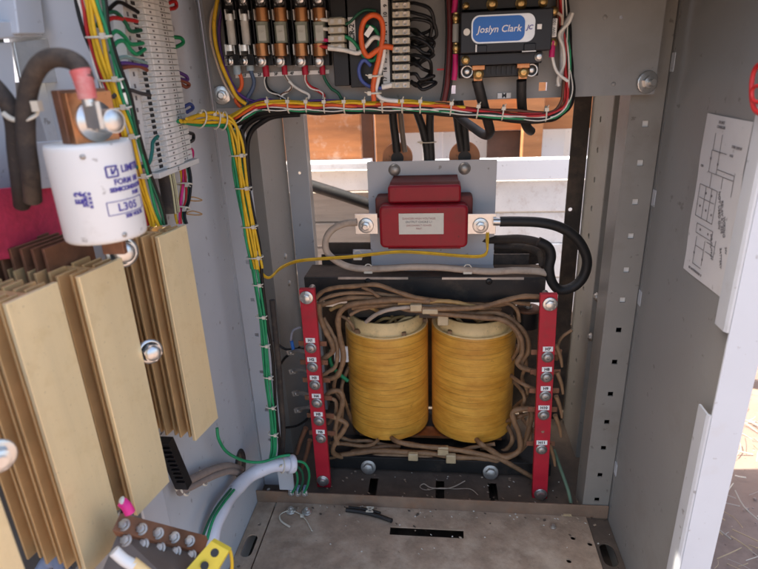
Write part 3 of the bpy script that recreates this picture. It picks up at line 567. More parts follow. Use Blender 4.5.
for i,(pts,l) in enumerate((([(273,340),(285,349),(296,349),(304,349)],'upper black wire running to the left red bar from the green bundle'),([(277,370),(285,358),(295,351),(300,347)],'slanting black wire just under the upper one by tag H1'),([(283,428),(296,426),(306,420),(312,412)],'lower black wire running to the left red bar by tag H4'))):
    b=MB(); b.tube(path(pts,.93),.0024,8); solo('black_wire',l,'wire',b,bkw)
# ---------------------------------------------------------------- reactor on its plate
pl=thing('mounting_plate','grey steel plate standing on the transformer bracket behind the red reactor','plate',PY(430,252,1.05))
a,bb,c,d=PY(365.5,162,1.05),PY(495.2,159.3,1.05),PY(495.5,252,1.05),PY(372,251,1.05); xa,xb=(a.x+d.x)/2,(bb.x+c.x)/2
b=MB(); b.box((xa,1.05,zt),(xb,1.053,(a.z+bb.z)/2)); b.box((xa,1.02,zt+.0005),(xb,1.05,zt+.003)); part(pl,'plate',b,greyl,.0006)
for u,v in((394.5,170),(464.5,168.5)): b=MB(); b.dome(PY(u,v,1.0495),FR,.0115,.008,20,5); part(pl,'dome_bolt',b,dzinc)
b=MB(); pbx(b,353,250,372,256,1.045,.004); part(pl,'foot',b,greyl)
for u,v,w in((397.5,158,'left'),(464.5,157,'right')):
    q=PY(u,v,1.075); b=MB(); b.cyl(q-YA*.002,q+YA*.012,.0285,n=36); b.mi=1; b.cyl(q-YA*.004,q-YA*.002,.012,n=18)
    solo('round_insulator','round brown %s insulator disc peeping over the top edge of the grey plate'%w,'insulator',b,[mat('terracotta_fibre',(.40,.17,.075),.6,var=.2,scale=40,dirt=(.2,.09,.05),damt=.2),blk],0,'round brown insulators behind the plate')
rx=thing('red_reactor','deep red resin cased reactor with a cream label','reactor',PY(423,250,1.0))
A,B=PY(378.5,206,.985),PY(467.5,248,.985)
b=MB(); rbox(b,(A.x,.985,B.z),(B.x,1.049,A.z),.010,1,6,.005); part(rx,'case',b,redr)
A2,B2=PY(387.5,186,1.0),PY(461,200,1.0)
b=MB(); rbox(b,(A2.x,1.0,A.z+.0005),(B2.x,1.047,A2.z),.006,1,5,.004); part(rx,'upper_case',b,redr)
b=MB(); b.prism([(A2.x+.002,1.006,A2.z-.001),(B2.x-.002,1.006,A2.z-.001),(B2.x-.006,1.047,A2.z+.016),(A2.x+.008,1.047,A2.z+.016)],(0,0,.0)) if 0 else b.add([(A2.x+.003,1.007,A2.z-.002),(B2.x-.003,1.007,A2.z-.002),(B2.x-.005,1.047,A2.z-.002),(A2.x+.008,1.047,A2.z-.002),(A2.x+.004,1.012,A2.z+.004),(B2.x-.004,1.012,A2.z+.004),(B2.x-.006,1.047,A2.z+.010),(A2.x+.008,1.047,A2.z+.010)],[(0,1,5,4),(1,2,6,5),(2,3,7,6),(3,0,4,7),(4,5,6,7)]); part(rx,'top_cap',b,redd)
b=MB(); W1,W2=PY(375,203,1.01),PY(473,203,1.01); rbox(b,(W1.x,1.012,A.z-.03),(W2.x,1.046,A.z+.010),.006,1,4,.004); part(rx,'shoulder',b,redd)
b=MB(); b.box((A.x+.014,.993,B.z-.004),(B.x-.012,1.04,B.z+.003)); part(rx,'foot',b,redr,.001)
q0,q1=PY(398.6,213.6,.9845),PY(443.6,234,.9845); b=MB(); b.obox((q0+q1)/2,XA*((q1.x-q0.x)/2),YA*.0005,ZA*((q0.z-q1.z)/2)); lb=part(rx,'label',b,lab)
cc=(q0+q1)/2-YA*.0008
b=MB(); b.mi=1; put_text(b,'DANGER HIGH VOLTAGE',cc+ZA*.0098-XA*.004,XA,ZA,.0052); b.mi=0; put_text(b,'OUTPUT CHOKE L1',cc+ZA*.0036-XA*.004,XA,ZA,.0054); b.mi=1; put_text(b,'DISCONNECT POWER',cc-ZA*.003-XA*.004,XA,ZA,.0045); put_text(b,'FIRST',cc-ZA*.009-XA*.004,XA,ZA,.0045); part(lb,'writing',b,[inkg,inkr])
for (x0p,x1p,bx,by,w) in((354.5,378,366,225.5,'l'),(468,495.5,480.5,225.5,'r')):
    b=MB(); t0,t1=PY(x0p,214,.988),PY(x1p,234,.988); b.box((t0.x,.988,t1.z),(t1.x,.9915,t0.z)); tb=part(rx,'terminal_tab',b,zinc,.0006)
    b=MB(); b.hexbolt(PY(bx,by,.9878),FR,.0088,.007,1.6,.008); part(tb,'bolt',b,zinc)
# ---------------------------------------------------------------- heavy leads round the reactor
def cable(name,label,pts,Y,rp,m,cat='cable',group=None,dep=None,n=10,extra=None):
    P=path(pts,Y); r=rp/FPX*(P[len(P)//2]-CAM).dot(FW); b=MB(); b.tube(P,r,n,7)
    if extra: extra(b,P,r)
    return solo(name,label,cat,b,[m,zinc,tie] if extra else m,0,group)
def lug(b,P,r):
    b.mi=1; d=(P[0]-P[1]).normalized(); b.tube([P[0]-d*.004,P[0]+d*.012],r*.8,10,1); b.mi=0
cable('beige_cable','beige sleeved cable looping down from the left reactor tab along the bracket',[(357,222.5),(345,223.5),(333,229),(326,239),(326.5,251),(335,260),(348,266.5),(366,269),(385,268.5),(410,267),(440,267.5),(463,269.5),(490,271.5),(515,270.5),(538,271.5),(549,274)],.985,3.4,bcab)
cable('black_cable','thick black cable arching from the right reactor tab to the rear post and back',[(500,221.5),(520,221.5),(540,222.5),(558,226.5),(573,235),(583,248),(587,262),(583,277),(573,287),(560,290),(552,282),(549,268),(551,256),(548,247),(538,241.5)],.985,5.,rub,extra=lug)
cable('brown_cable','dusty brown cable bending over the right end of the transformer bracket',[(478,240,1.06),(500,239.5,1.05),(520,239,1.03),(538,242.5,1.01),(547,250,1.0),(549,262,1.0),(547.5,274,1.0)],1.02,4.6,dcab)
cable('brown_cable','second dusty brown cable tucked under the first one over the bracket end',[(492,246,1.06),(515,246.5,1.05),(530,248,1.04),(540,254,1.03),(543,266,1.02)],1.03,4,dcab)
b=MB(); b.box((PY(325,241,1.1).x,1.09,zt-.01),(PY(376,241,1.1).x,1.095,PY(325,243,1.09).z)); solo('brown_plate','rusty brown plate behind the left end of the transformer bracket','plate',b,flor)
b=MB(); plate(b,(0,1.09,0),XA,ZA,rect(PY(494,250,1.09).x,zt-.02,PY(552,250,1.09).x,PY(520,247,1.09).z),[circ(PY(537.5,266,1.09).x,PY(537.5,266,1.09).z,.005)],.004); solo('black_plate','black plate with a round hole at the right end of the bracket','plate',b,blkd)
for a,c,w in((368.5,271.5,'left of the reactor'),(467.5,272,'under the right reactor tab'),(358,258,'at the yellow wires')):
    q=PY(a,c,.985); b=MB(); b.obox(q,XA*.008,YA*.006,ZA*.0022); b.tube([q+V((.007*math.cos(k*math.tau/12),-.001,.008+.007*math.sin(k*math.tau/12))) for k in range(12)],.0012,6,1,True); solo('cable_clip','pale adhesive cable clip %s on the dark bracket'%w,'clip',b,tie,.0004,'cable clips on the transformer bracket')
for (pts,w) in (([(393,100),(393,118),(395,135),(397,152)],'left black cable of the pair dropping to the left insulator'),([(399,100),(401,118),(403,138),(405,152)],'grey cable beside the leftmost dropping black cable'),([(413,100),(418,115),(423,130),(427,150),(429,180)],'left black cable of the tied middle pair'),([(431,100),(430,118),(430,135),(431,155),(432,180)],'right black cable of the tied middle pair'),([(454,100),(457,118),(459,133),(462,151)],'left black cable dropping to the right insulator'),([(459,100),(463,118),(465,135),(466,151)],'right black cable dropping to the right insulator')):
    g='grey' in w; cable('hanging_cable',w,pts,1.065,2.6 if g else 4.0,(wm('grey_brown_wire',(.16,.13,.10)) if g else rub),group='cables hanging behind the panel')
b=MB(); ring(b,PY(427,142,1.063),ZA,.017,.009); solo('cable_tie','nylon tie round the two middle hanging black cables','cable tie',b,tie)
cable('contactor_cable','thick black cable from the left contactor terminal folding back up to the left',[(477,80,.79),(482,100,.80),(488,122,.84),(490,132,.86),(485,135,.89),(474,128,.93),(462,119,.97),(452,108,1.0)],.85,4.6,rub)
cable('contactor_cable','thick black cable dropping from the right contactor terminal',[(521.5,80,.79),(521.5,98,.80),(523,114,.83),(527,127,.86),(531,131,.89)],.83,4.8,rub)
# ================================================================ upper mounting panel
YP=.82
def pm(Y,x=400,y=50): return (PY(x+1,y,Y)-PY(x,y,Y)).length      # metres per pixel on plane Y
mp=thing('mounting_board','dark grey steel mounting panel across the top carrying fuses and contactor','panel',(-.02,YP,CZ-.045))
pzb=CZ-.045; pl0=PY(210,60,YP).x; pr0=PY(660,50,YP).x
def hx(a,c,w,h): q=PY(a,c,YP); m=pm(YP); return rect(q.x-w*m/2,q.z-h*m/2,q.x+w*m/2,q.z+h*m/2)
b=MB(); plate(b,(0,YP,0),XA,ZA,rect(pl0,pzb,pr0,TOP-.02),[hx(543,86.5,8,8),hx(453.5,89.5,4.2,8),circ(PY(621,17,YP).x,PY(621,17,YP).z,.002)],.0025); b.box((pl0,YP+.0025,pzb),(pl0+.002,YP+.02,TOP-.02)); b.box((pl0,YP+.0025,pzb),(pr0,YP+.018,pzb+.002)); part(mp,'sheet',b,grey)
for a,c,r in((222,95,.0078),(647,82,.0085)): b=MB(); b.hexbolt(PY(a,c,YP-.0004),V((.25,-1,0)),r,.005,1.7,.010); part(mp,'bolt',b,zinc)
for a,c in((605,17),(613.5,84)): b=MB(); b.dome(PY(a,c,YP),FR,.003,.0012,12,3); part(mp,'rivet',b,grey)
def boxp(b,x0,y0,x1,y1,Y0,Y1):   # box whose front lies on plane Y0 over the pixel rectangle
    a,bb,c,d=PY(x0,y0,Y0),PY(x1,y0,Y0),PY(x0,y1,Y0),PY(x1,y1,Y0)
    return b.box(((a.x+c.x)/2,Y0,(c.z+d.z)/2),((bb.x+d.x)/2,Y1,(a.z+bb.z)/2))
# fuse blocks
def fuse_block(cx,w,big,label):
    m=pm(.79); root=thing('fuse_block',label,'fuse block',PY(cx,66,.80),'fuse blocks along the top of the panel')
    b=MB(); boxp(b,cx-w,-22,cx+w*.95,65.5,.797,.8195); boxp(b,cx-w,-22,cx-w*.84,65.5,.785,.797); boxp(b,cx+w*.80,-22,cx+w*.95,65.5,.785,.797); boxp(b,cx-w,21,cx+w*.95,24,.79,.797); part(root,'base',b,bake,.0006)
    Yc=.783; r=(6.4 if big else 4.0)*m; o=cx+(.6 if big else .8)
    def seg(y0,y1,r,mt,nm,par):
        A,B=PY(o,y0,Yc),PY(o,y1,Yc); B.x=A.x; b=MB(); b.cyl(A,B,r,n=22); return part(par,nm,b,mt)
    if big:
        fz=seg(22,43,r*.96,gfuse,'fuse',root); 
        for y0,y1 in((8,21.5),(43.5,56)): seg(y0,y1,r,copcap,'fuse_cap',fz)
        b=MB(); A=PY(o,33,Yc-r*.97-.0003); b.obox(A+XA*.0005,XA*r*.6,YA*.0003,ZA*r*1.1); put_text(b,'30A',A-YA*.0006+ZA*.002,XA,ZA,.0045); part(fz,'fuse_label',b,[gfl])
    else:
        fz=seg(21,45,r,mat('grey_fuse_tube',(.42,.41,.37),.5,var=.2,scale=60,dirt=(.2,.18,.15),damt=.2,dscale=50),'fuse',root)
        for y0,y1 in((14,21),(45,51)): seg(y0,y1,r*1.05,zinc,'fuse_cap',fz)
    for y0,y1 in((9,20),(44,55)):
        b=MB(); k=8.2 if big else 5.2
        boxp(b,o-k,y0,o-k+1.3,y1,.772,.797); boxp(b,o+k-1.5,y0+1,o+k-.4,y1-1,.778,.797); part(root,'clip',b,zinc if not big else dzinc,.0003)
    for y0,y1,ys in((56.5,65.5,61),(-6,5,0)):
        b=MB(); boxp(b,cx-w*.62,y0,cx+w*.5,y1,.7925,.7968); b.screw(PY(cx,ys,.7922),FR,(4.4 if big else 3.6)*m); part(root,'terminal_screw',b,zinc,0)
    return root
gfuse=mat('green_fuse_paper',(.20,.215,.165),.7,var=.25,scale=60,bump=.1,dirt=(.36,.33,.27),damt=.2,dscale=50); copcap=mat('copper_fuse_cap',(.36,.155,.058),.34,.8,var=.3,scale=40,dirt=(.14,.08,.05),damt=.25,dscale=40); gfl=mat('fuse_print',(.42,.42,.36),.7)
fuse_block(229,6.6,0,'narrow fuse block with small white fuse above the orange wire, leftmost of the row')
fuse_block(243.5,6.6,0,'narrow fuse block with small white fuse above the dark blue wire')
fuse_block(261,8.6,1,'wide fuse block with copper capped fuse above the black and white wire')
fuse_block(279.5,8.6,1,'wide fuse block with copper capped fuse above the forked white wires')
fuse_block(300.5,8.6,1,'wide fuse block with copper capped fuse above the red striped wire')
fuse_block(318.5,8.6,1,'wide fuse block with copper capped fuse beside the small beige terminal block')
ls=thing('label_strip','long white marking strip on the panel under the fuse blocks','label',PY(283,76,YP))
b=MB(); A,B,Cc,D=PY(235.5,74,YP-.0012),PY(329,69.5,YP-.0012),PY(329,73.5,YP-.0012),PY(235.5,78,YP-.0012); b.quad(A,B,Cc,D,(0,-1,0),.0008); part(ls,'strip',b,labw)
b=MB(); u=(B-A).normalized()
for t,x in(('1F',244.5),('2F',259.5),('3F',276),('4F',292),('5F',308),('6F',320)): put_text(b,t,PY(x,76-(x-235)*.048,YP-.0016),u,ZA,.0055,off=.0002)
part(ls,'writing',b,ink)
def wire(name,label,pts,Y,rp,m,stripe=None,sleeve=None,group=None,n=8):
    P=path(pts,Y); r=rp/FPX*(P[len(P)//2]-CAM).dot(FW)
    root=thing(name,label,'wire',P[-1],group); b=MB(); b.tube(P,r,n,7); part(root,'strand',b,m)
    if stripe:
        b=MB(); Q=[q-YA*r*.45+V((r*.5*math.cos(i*2.1),0,r*.5*math.sin(i*2.1))) for i,q in enumerate(P)]; b.tube(Q,r*.62,6,7); part(root,'stripe',b,stripe)
    if sleeve:
        b=MB(); d=(P[1]-P[0]).normalized(); b.tube([P[0]-ZA*.001+ZA*.014,P[0]+ZA*.006,P[0]-ZA*.006],r*1.9,10,2); part(root,'sleeve',b,sleeve)
    return root
slv=wm('red_crimp_sleeve',(.36,.008,.03)); gsl=wm('grey_blue_sleeve',(.30,.38,.42))
wire('fuse_wire','orange wire dropping from the leftmost narrow fuse block',[(237,70),(241,77),(241.5,86),(237,94),(236,101),(241,107)],.808,2.0,org,None,gsl)
wire('fuse_wire','dark blue wire dropping from the second narrow fuse block',[(250,66),(251.5,73),(254,82),(252,90),(248,97),(247,104)],.808,2.1,wm('slate_wire',(.06,.09,.15)),None,gsl)
wire('fuse_wire','black wire with white stripe from the first wide fuse block',[(266,72),(265.5,82),(269,90),(278,95),(287,100)],.808,1.7,bkw,wht,slv)
wire('fuse_wire','white striped wire hooking left from the second wide fuse block',[(284.5,70),(286,77),(292,85),(288,91),(282,95),(279,102)],.808,1.5,wht,brn,slv)
wire('fuse_wire','white wire hooking right from the second wide fuse block',[(289,81),(294,86),(301,90.5),(308.5,94.5),(307.5,99),(298,103)],.806,1.4,wht)
wire('fuse_wire','red wire with pale stripe from the third wide fuse block',[(305,70),(306,81),(311,87),(319,91),(324,96),(322,104)],.808,1.7,rdw,wht,slv)
wire('fuse_wire','dark green wire from the last wide fuse block',[(322.5,70),(325,79),(331,88),(338,93),(342,100)],.808,1.5,dgr,None,slv)
wire('side_wire','yellow wire curving down the left edge of the panel',[(219,-8),(216,8),(214,25),(216,45),(222,66),(230,84),(237,97),(246,104)],.80,2.0,yel)
wire('side_wire','thin beige wire looping at the left edge of the panel',[(224,-6),(214,8),(210.5,24),(211,40),(216,60),(224,82),(234,98)],.803,1.4,bcab)
wire('side_wire','dark purple wire beside the curving yellow wire',[(226,-6),(221,14),(219,32),(221,52),(227,72),(236,90),(247,99),(262,103)],.807,1.6,prp)
# black relay boxes, small terminal block, barrier strip
rb=thing('relay_box','pair of black relay boxes behind the orange loop','relay',PY(360,87,.80))
b=MB(); boxp(b,331.5,-22,347,86,.795,.8195); part(rb,'case',b,bake,.001)
b=MB(); boxp(b,348.2,-22,391,87,.79,.8195); part(rb,'case',b,bake,.001)
b=MB(); boxp(b,381.8,-10,388.8,83.5,.7885,.790); vs_=part(rb,'label_strip',b,labw)
b=MB()
for i,t in enumerate(('9','10','11','12','13','14','15','16','17')): put_text(b,t,PY(385.3,5.5+i*9.2,.788),(0,0,1),(-1,0,0),.0066,off=.0002)
part(vs_,'writing',b,ink)
b=MB(); boxp(b,348.6,17,355.5,54,.7885,.790); lb=part(rb,'label',b,labw)
b=MB(); put_text(b,'CR-2',PY(352,32,.788),(0,0,1),(-1,0,0),.009,off=.0003); part(lb,'writing',b,ink)
tb=thing('terminal_block','small beige four way terminal block beside the last fuse','terminal block',PY(336,50,.79))
for i in range(4):
    y=18+i*8.6; b=MB(); boxp(b,328,y,344.5,y+6.6,.772,.795); 
    b.mi=1
    for x in(332,340): q=PY(x,y+3.3,.7718); b.cyl(q,q-YA*.0006,.0028,n=12)
    part(tb,'terminal',b,[beige,dzinc],.0005)
b=MB(); boxp(b,330,17,343,50,.785,.796); part(tb,'body',b,beige)
for i,(y,m,l) in enumerate(((20,wht,'upper white wire stub entering the small beige terminal block'),(29,bone,'second white wire stub entering the small beige terminal block'),(40,mag,'magenta wire stub entering the small beige terminal block'),(47,rdw,'red wire stub entering the lowest way of the small beige terminal block'))):
    b=MB(); b.tube(path([(316,y-1),(322,y-.6),(330,y+.5)],.777),.0023,8); solo('wire_stub',l,'wire',b,m,0,'wire stubs at the small terminal block')
bs=thing('barrier_strip','tall beige barrier strip with ten screw ways','terminal strip',PY(400,87,.79))
b=MB(); boxp(b,394,-14,408,87,.783,.7895); part(bs,'body',b,bake)
for i in range(11):
    y=-6.6+i*8.85; b=MB(); boxp(b,392.3,y,409.8,y+6,.770,.788); b.mi=1
    for x in(397,405): q=PY(x,y+3.,.7698); b.lathe(q,FR,[(.0034,0),(.0034,.0005),(.0022,.0004),(.0002,-.0006)],12)
    part(bs,'way',b,[beige,dzinc],.0006)
for y in(12.3,51.5): b=MB(); b.screw(PY(401,y,.782),FR,.0038); part(bs,'mounting_screw',b,zinc)
wire('relay_wire','fat orange wire coiled in a loop before the black relay boxes',[(393,47.5),(384,46.5),(376,51),(368,56),(363,49),(361,34),(364,21),(372,15),(380,18),(383,28),(382,42),(379,58),(375,74),(373,88),(374,101)],.768,2.7,org)
wire('relay_wire','white wire arching through the orange loop',[(328,48),(344,50),(358,53),(366,46),(373,38),(380,39),(384,49),(382,64),(378,80),(376,92),(383,99),(398,101)],.772,2.2,wht)
wire('relay_wire','green wire winding behind the orange loop',[(344,36),(352,40),(360,50),(366,59),(374,60),(378,50),(379,38),(374,28),(366,26)],.778,1.8,grn)
wire('relay_wire','dark green wire at the top of the orange loop',[(344,24),(350,22),(358,14),(366,10),(376,11)],.78,1.4,dgr)
wire('relay_wire','blue wire curving under the orange loop to a white sleeve',[(371,66),(364,60),(359,68),(361,79),(369,86),(381,88),(392,85.5)],.776,1.9,blw)
b=MB(); b.tube(path([(382,87),(394,84.5)],.775),.0035,9); solo('white_sleeve','white sleeve at the lowest way of the barrier strip','sleeve',b,wht)
b=MB(); q0=PY(366,36,.765); q1=PY(372,27,.765); d=(q1-q0); b.obox((q0+q1)/2,d/2,d.cross(YA).normalized()*.0032,YA*.0006); solo('white_tag','white paper flag inside the orange loop','tag',b,labw)
b=MB(); ring(b,PY(375,76,.772),ZA,.009,.007,.0014); ring(b,PY(374,93,.772),ZA,.009,.007,.0014); solo('cable_tie','two nylon ties round the orange and white relay wires','cable tie',b,tie)
random.seed(5)
jl=('topmost','second','third','fourth','fifth','sixth','seventh','eighth','ninth','lowest')
for i in range(10):
    y=4+i*8.85-1.; k=random.uniform(0,9); e=min(y+random.uniform(16,34),84)
    k2=random.uniform(-3,8)
    wire('black_jumper','%s thin black wire bulging out right of the barrier strip'%jl[i],[(409,y,.78),(416,y-2+k*.4,.772),(424+k2,y+3+k*.5,.765+.004*(i%3)),(429+k*.9,(y+e)/2+k2,.77+.005*(i%4)),(423+k2*1.2,e-2,.78),(416+k*.3,e+2,.785),(411,e-3,.79)],.776,1.75,bkw,group='black jumper wires of the barrier strip')
# contactor
ct=thing('contactor','black contactor with a blue oval nameplate','contactor',PY(505,77,.79))
b=MB(); boxp(b,459.5,-20,541,77,.80,.8195); boxp(b,460,64.5,538,76.8,.787,.80); part(ct,'base',b,bake,.0012)
b=MB(); boxp(b,460.5,9.5,552.5,52,.757,.80); part(ct,'coil_housing',b,navy,.0018)
b=MB(); boxp(b,460,52.8,541.8,64.5,.768,.80); boxp(b,475,45,487,52.5,.7545,.757); boxp(b,524,43,536,50.5,.7545,.757); part(ct,'arc_cover',b,navy,.001)
b=MB(); boxp(b,475.5,44.5,476.8,52,.7535,.7545); boxp(b,522,50.6,536,51.6,.7535,.7545); part(ct,'ridge',b,gplas)
b=MB(); boxp(b,462,-22,548,8.5,.775,.80); part(ct,'top_cover',b,bake,.001)
b=MB()
for k in range(7): boxp(b,486+k*5.2,66,488.2+k*5.2,74,.7845,.787)
part(ct,'vent_rib',b,navy)
c0=PY(503,28.5,.7566); m=pm(.757); u=V((1,0,-.004)).normalized()
b=MB(); hw,hh=30.2*m,12.6*m
def rr(hw,hh,r): return [(sx*(hw-r)+r*math.cos(R(a0+k*15)),sy*(hh-r)+r*math.sin(R(a0+k*15))) for sx,sy,a0 in((1,1,0),(-1,1,90),(-1,-1,180),(1,-1,270)) for k in range(7)]
plate(b,c0-YA*.0008,u,ZA,rr(hw,hh,7.5*m),[],.0008); np_=part(ct,'nameplate',b,silv)
b=MB(); bl=[(-hw+1.3*m+q[0]+24.8*m,q[1]) for q in rr(24.8*m,11.3*m,6.6*m)]; plate(b,c0-YA*.0011,u,ZA,bl,[],.0003); part(np_,'blue_field',b,blue)
b=MB(); put_text(b,'Joslyn Clark',c0-YA*.0013-XA*3.8*m-ZA*.3*m,u,ZA,8.6*m,font_shear=.22,off=.00005); part(np_,'lettering',b,labw)
b=MB(); put_text(b,'JC',c0-YA*.0011+XA*25.*m,u,ZA,5.6*m,font_shear=.3,off=.0002); part(np_,'monogram',b,inkb)
b=MB(); q=PY(466.7,32,.7568); b.cyl(q,q-YA*.0012,3.2*m,n=18); part(ct,'white_button',b,bone)
b=MB(); boxp(b,537.3,24,541.8,29,.7562,.7568); part(ct,'white_tag',b,labw)
for a,c,r,mt in((465.5,60,3.2,brass),(539,56.5,3.4,zinc),(492,4,4.2,brass),(521,3.5,4.2,brass),(543,2,3.4,brass),(466,6,2.6,brass)): b=MB(); b.screw(PY(a,c,.767 if c>50 else .774),FR,r*m); part(ct,'screw',b,mt)
for a,c in((467,71.5),(531.5,70)):
    q=PY(a,c,.786); b=MB(); b.tube([q+V((.0072*math.cos(k*math.tau/16),0,.0072*math.sin(k*math.tau/16))) for k in range(16)],.0013,6,1,True); b.screw(q,FR,.0035,False); part(ct,'washer',b,zinc)
for a,c in((478,71),(523,69)):
    b=MB(); boxp(b,a-6,c-6,a+7,c-1,.779,.787); boxp(b,a-4.5,c-2,a+4.5,c+10,.781,.785); part(ct,'lug',b,cop,.0008)
    b=MB(); b.screw(PY(a+.5,c+3,.7808),FR,4.1*m); part(ct,'terminal_screw',b,brass)
rs=thing('resistor','grey resistor between brass ends left of the contactor','resistor',PY(456,52,.78))
b=MB(); A,B=PY(456,24,.778),PY(455.6,42,.778); b.cyl(A,B,3.3*m,n=18); part(rs,'body',b,mat('grey_resistor',(.30,.30,.27),.6))
for y in(18,48): b=MB(); q=PY(456,y,.779); b.cyl(q+ZA*.006,q-ZA*.006,3.*m,n=12); b.screw(q-YA*.004,FR,2.6*m); part(rs,'end_cap',b,brass)
for y0,y1,w in((-8,13,'above'),(54,80,'below')):
    b=MB(); b.tube(path([(455.5,y0),(455.2,(y0+y1)/2),(454,y1)],.785),.0036,9); solo('magenta_sleeve','magenta sleeve %s the grey resistor'%w,'sleeve',b,mag,0)
r2=thing('resistor','white resistor on the right side of the contactor','resistor',PY(554,45,.77))
b=MB(); boxp(b,551.4,18,557.2,37,.768,.776); part(r2,'body',b,porc,.0012); b=MB(); put_text(b,'10W 100',PY(554.3,27.5,.7676),(0,0,1),(-1,0,0),.005); part(r2,'writing',b,ink)
for a,c in((553.6,11),(553,43)): b=MB(); b.screw(PY(a,c,.775),FR,3.3*m); b.cyl(PY(a,c,.775),PY(a,c,.795),2.4*m,n=10); part(r2,'end_screw',b,brass)
wire('contactor_wire','white wire with magenta sleeve leaving the white resistor',[(552,52),(553,60),(556,70),(561,76),(568,81)],.775,1.5,wht,None,mag)
wire('contactor_wire','beige wire hooking over the top of the white resistor',[(553,11),(558,13),(562,17),(562,25)],.78,1.4,bcab)
b=MB(); P=path([(572,13),(566,23),(561,34),(562,48),(562,64),(560,78),(557,86)],.79)
b.tube(P,.0034,8); b.mi=1
b.tube([q-YA*.003+XA*(.003*math.sin(i*2.2)) for i,q in enumerate(P)],.0022,6); solo('grey_cable','frayed grey jacketed cable stub with twisted wires by the right harness','cable',b,[wm('grey_jacket',(.36,.35,.33)),wht])
b=MB(); boxp(b,497.5,92.8,511,98.3,YP-.002,YP-.0002); mt_=solo('m_plate','small grey plate lettered M below the contactor','plate',b,gplas,.0003)
ORG[mt_.name]=mt_.location.copy(); b=MB(); put_text(b,'M',PY(504.2,95.6,YP-.0023),XA,ZA,.008,off=.0003); part(mt_,'writing',b,ink)
b=MB(); P=path([(449,-6),(450,30),(449,60),(447,84),(444,101)],.80); b.tube(P,.0048,8); b.mi=1; b.tube([q+XA*.005-YA*.002 for q in P],.0018,6); b.tube([q-XA*.004-YA*.002 for q in P],.0018,6); solo('dark_red_bundle','dark red wire bundle running down left of the contactor','wire bundle',b,[wm('dark_red_wire',(.10,.012,.012)),bkw])
b=MB(); boxp(b,437,68.4,446,70.2,.80,.801); solo('red_mark','small red sleeve pointing left beside the dark red bundle','sleeve',b,rdw)
# ================================================================ harnesses
def harness(name,label,P,wires,ties,rt,cat='wiring harness',flip=1,us=1):
    root=thing(name,label,cat,P[len(P)//2]); L=len(P)
    T=[(P[min(i+1,L-1)]-P[max(i-1,0)]).normalized() for i in range(L)]
    for k,(m,u,v,r,*en) in enumerate(wires):
        ph=random.uniform(0,6); Q=[]
        for i in range(en[0] if en else L):
            n1=T[i].cross(YA); n1=n1.normalized() if n1.length>.15 else V((1,0,0)); n2=T[i].cross(n1).normalized()
            if n2.y>0: n2=-n2
            j=.0015*math.sin(ph+i*1.9)
            Q.append(P[i]+n1*(flip*u*us+j)+n2*(v+.0008*math.cos(ph+i*2.3)))
        b=MB(); b.tube(Q,r,7,6); part(root,'wire',b,m)
    for i in ties:
        a=int(i); f=i-a; c=P[a].lerp(P[min(a+1,L-1)],f); b=MB(); ring(b,c,T[a],rt[0],rt[1],.0011); part(root,'tie',b,tie)
    return root
Ph=path([(228,121,.80),(238,117.5,.80),(249,110,.80)]+[(x,105.5+.4*math.sin(x),.80) for x in range(262,440,18)]+[(445,107,.80),(465,109.5),(490,111.5),(515,113.5),(538,115),(553,112.5),(563,104),(566,90),(565,70),(563,48),(561,25),(559,-8)],.80)
harness('panel_harness','multicoloured wiring harness tied along the bottom edge of the mounting panel',Ph,
 [(yel,-.0062,.003,.0023,14),(yel,-.0036,.0052,.0022,15),(org,-.0012,.0058,.0021,15),(rdw,.0012,.0055,.0020),(brn,.003,.0045,.002),(bkw,.0048,.0052,.0021),(wht,.0044,.0066,.0011),(dgr,.0068,.0045,.002),(wht,.0072,.0062,.0009),(bkw,.0088,.0035,.0024),(bkw,.0112,.001,.0028),(prp,-.0080,0,.0019,9),(brn,-.004,.002,.0022),(bkw,.003,-.002,.0028),(grn,.0078,.0052,.0012),(rdw,-.001,.002,.002),(bkw,.0104,-.002,.0026)],
 [3.4,4.5,5.5,6.5,7.6,8.7,9.7,10.8,11.8,13.3,14.5,15.5,17.5],(.0098,.0085),flip=-1,us=.74)
Pb=path([(250,124,.815),(243,130,.815),(240,150,.815),(243,175,.815),(250,215,.815),(258,260,.815)],.815)
b=MB(); b.tube(path([(300,112,.812),(275,113,.812),(258,117,.812),(246,125,.815),(241,138,.815),(243,165,.82),(249,205,.82),(258,250,.82)],.81),.0045,8); b.tube(path([(300,114,.818),(275,116,.818),(262,122,.818),(251,132,.82),(247,150,.82),(250,190,.825)],.81),.004,8); solo('black_pair','pair of black wires bending from the panel harness down the left post','wire bundle',b,bkw)
Pl=[PX(181,118,-.322)]+path([(196,118.5,.735),(212,119,.76),(226,121,.78),(233,128,.785),(237,145,.785),(240,170,.785),(246,205,.785),(252,240,.785),(257,268,.785)],.785)
harness('left_bundle','yellow wire bundle leaving the grey terminal rail, then bending down the left post',Pl,
 [(yel,-.008,.002,.0021),(yel,-.0045,.004,.0021),(yel,-.001,.005,.0021),(yel,.0025,.0035,.0021),(grn,.0062,.0042,.002),(grn,.0082,.001,.002)],[1.3,2.3,2.8,5.4,6.5,7.6,8.6],(.0125,.008),flip=-1)
Pg=path([(235,130,.79),(238,150),(242,180),(248,215),(253,250),(257,280),(262,320),(266,355),(269,385),(272,415),(274,445),(273,458)],.79)
harness('green_bundle','long green wire bundle tied down the left front post',Pg,[(grn,-.0035,.002,.0022),(grn,.0002,.004,.0022),(grn,.0038,.002,.0021),(dgr,.0015,-.001,.002),(bkw,.008,-.003,.0026)],[4.2,5.1,5.9,6.7,7.7,8.7,9.6],(.0085,.007))
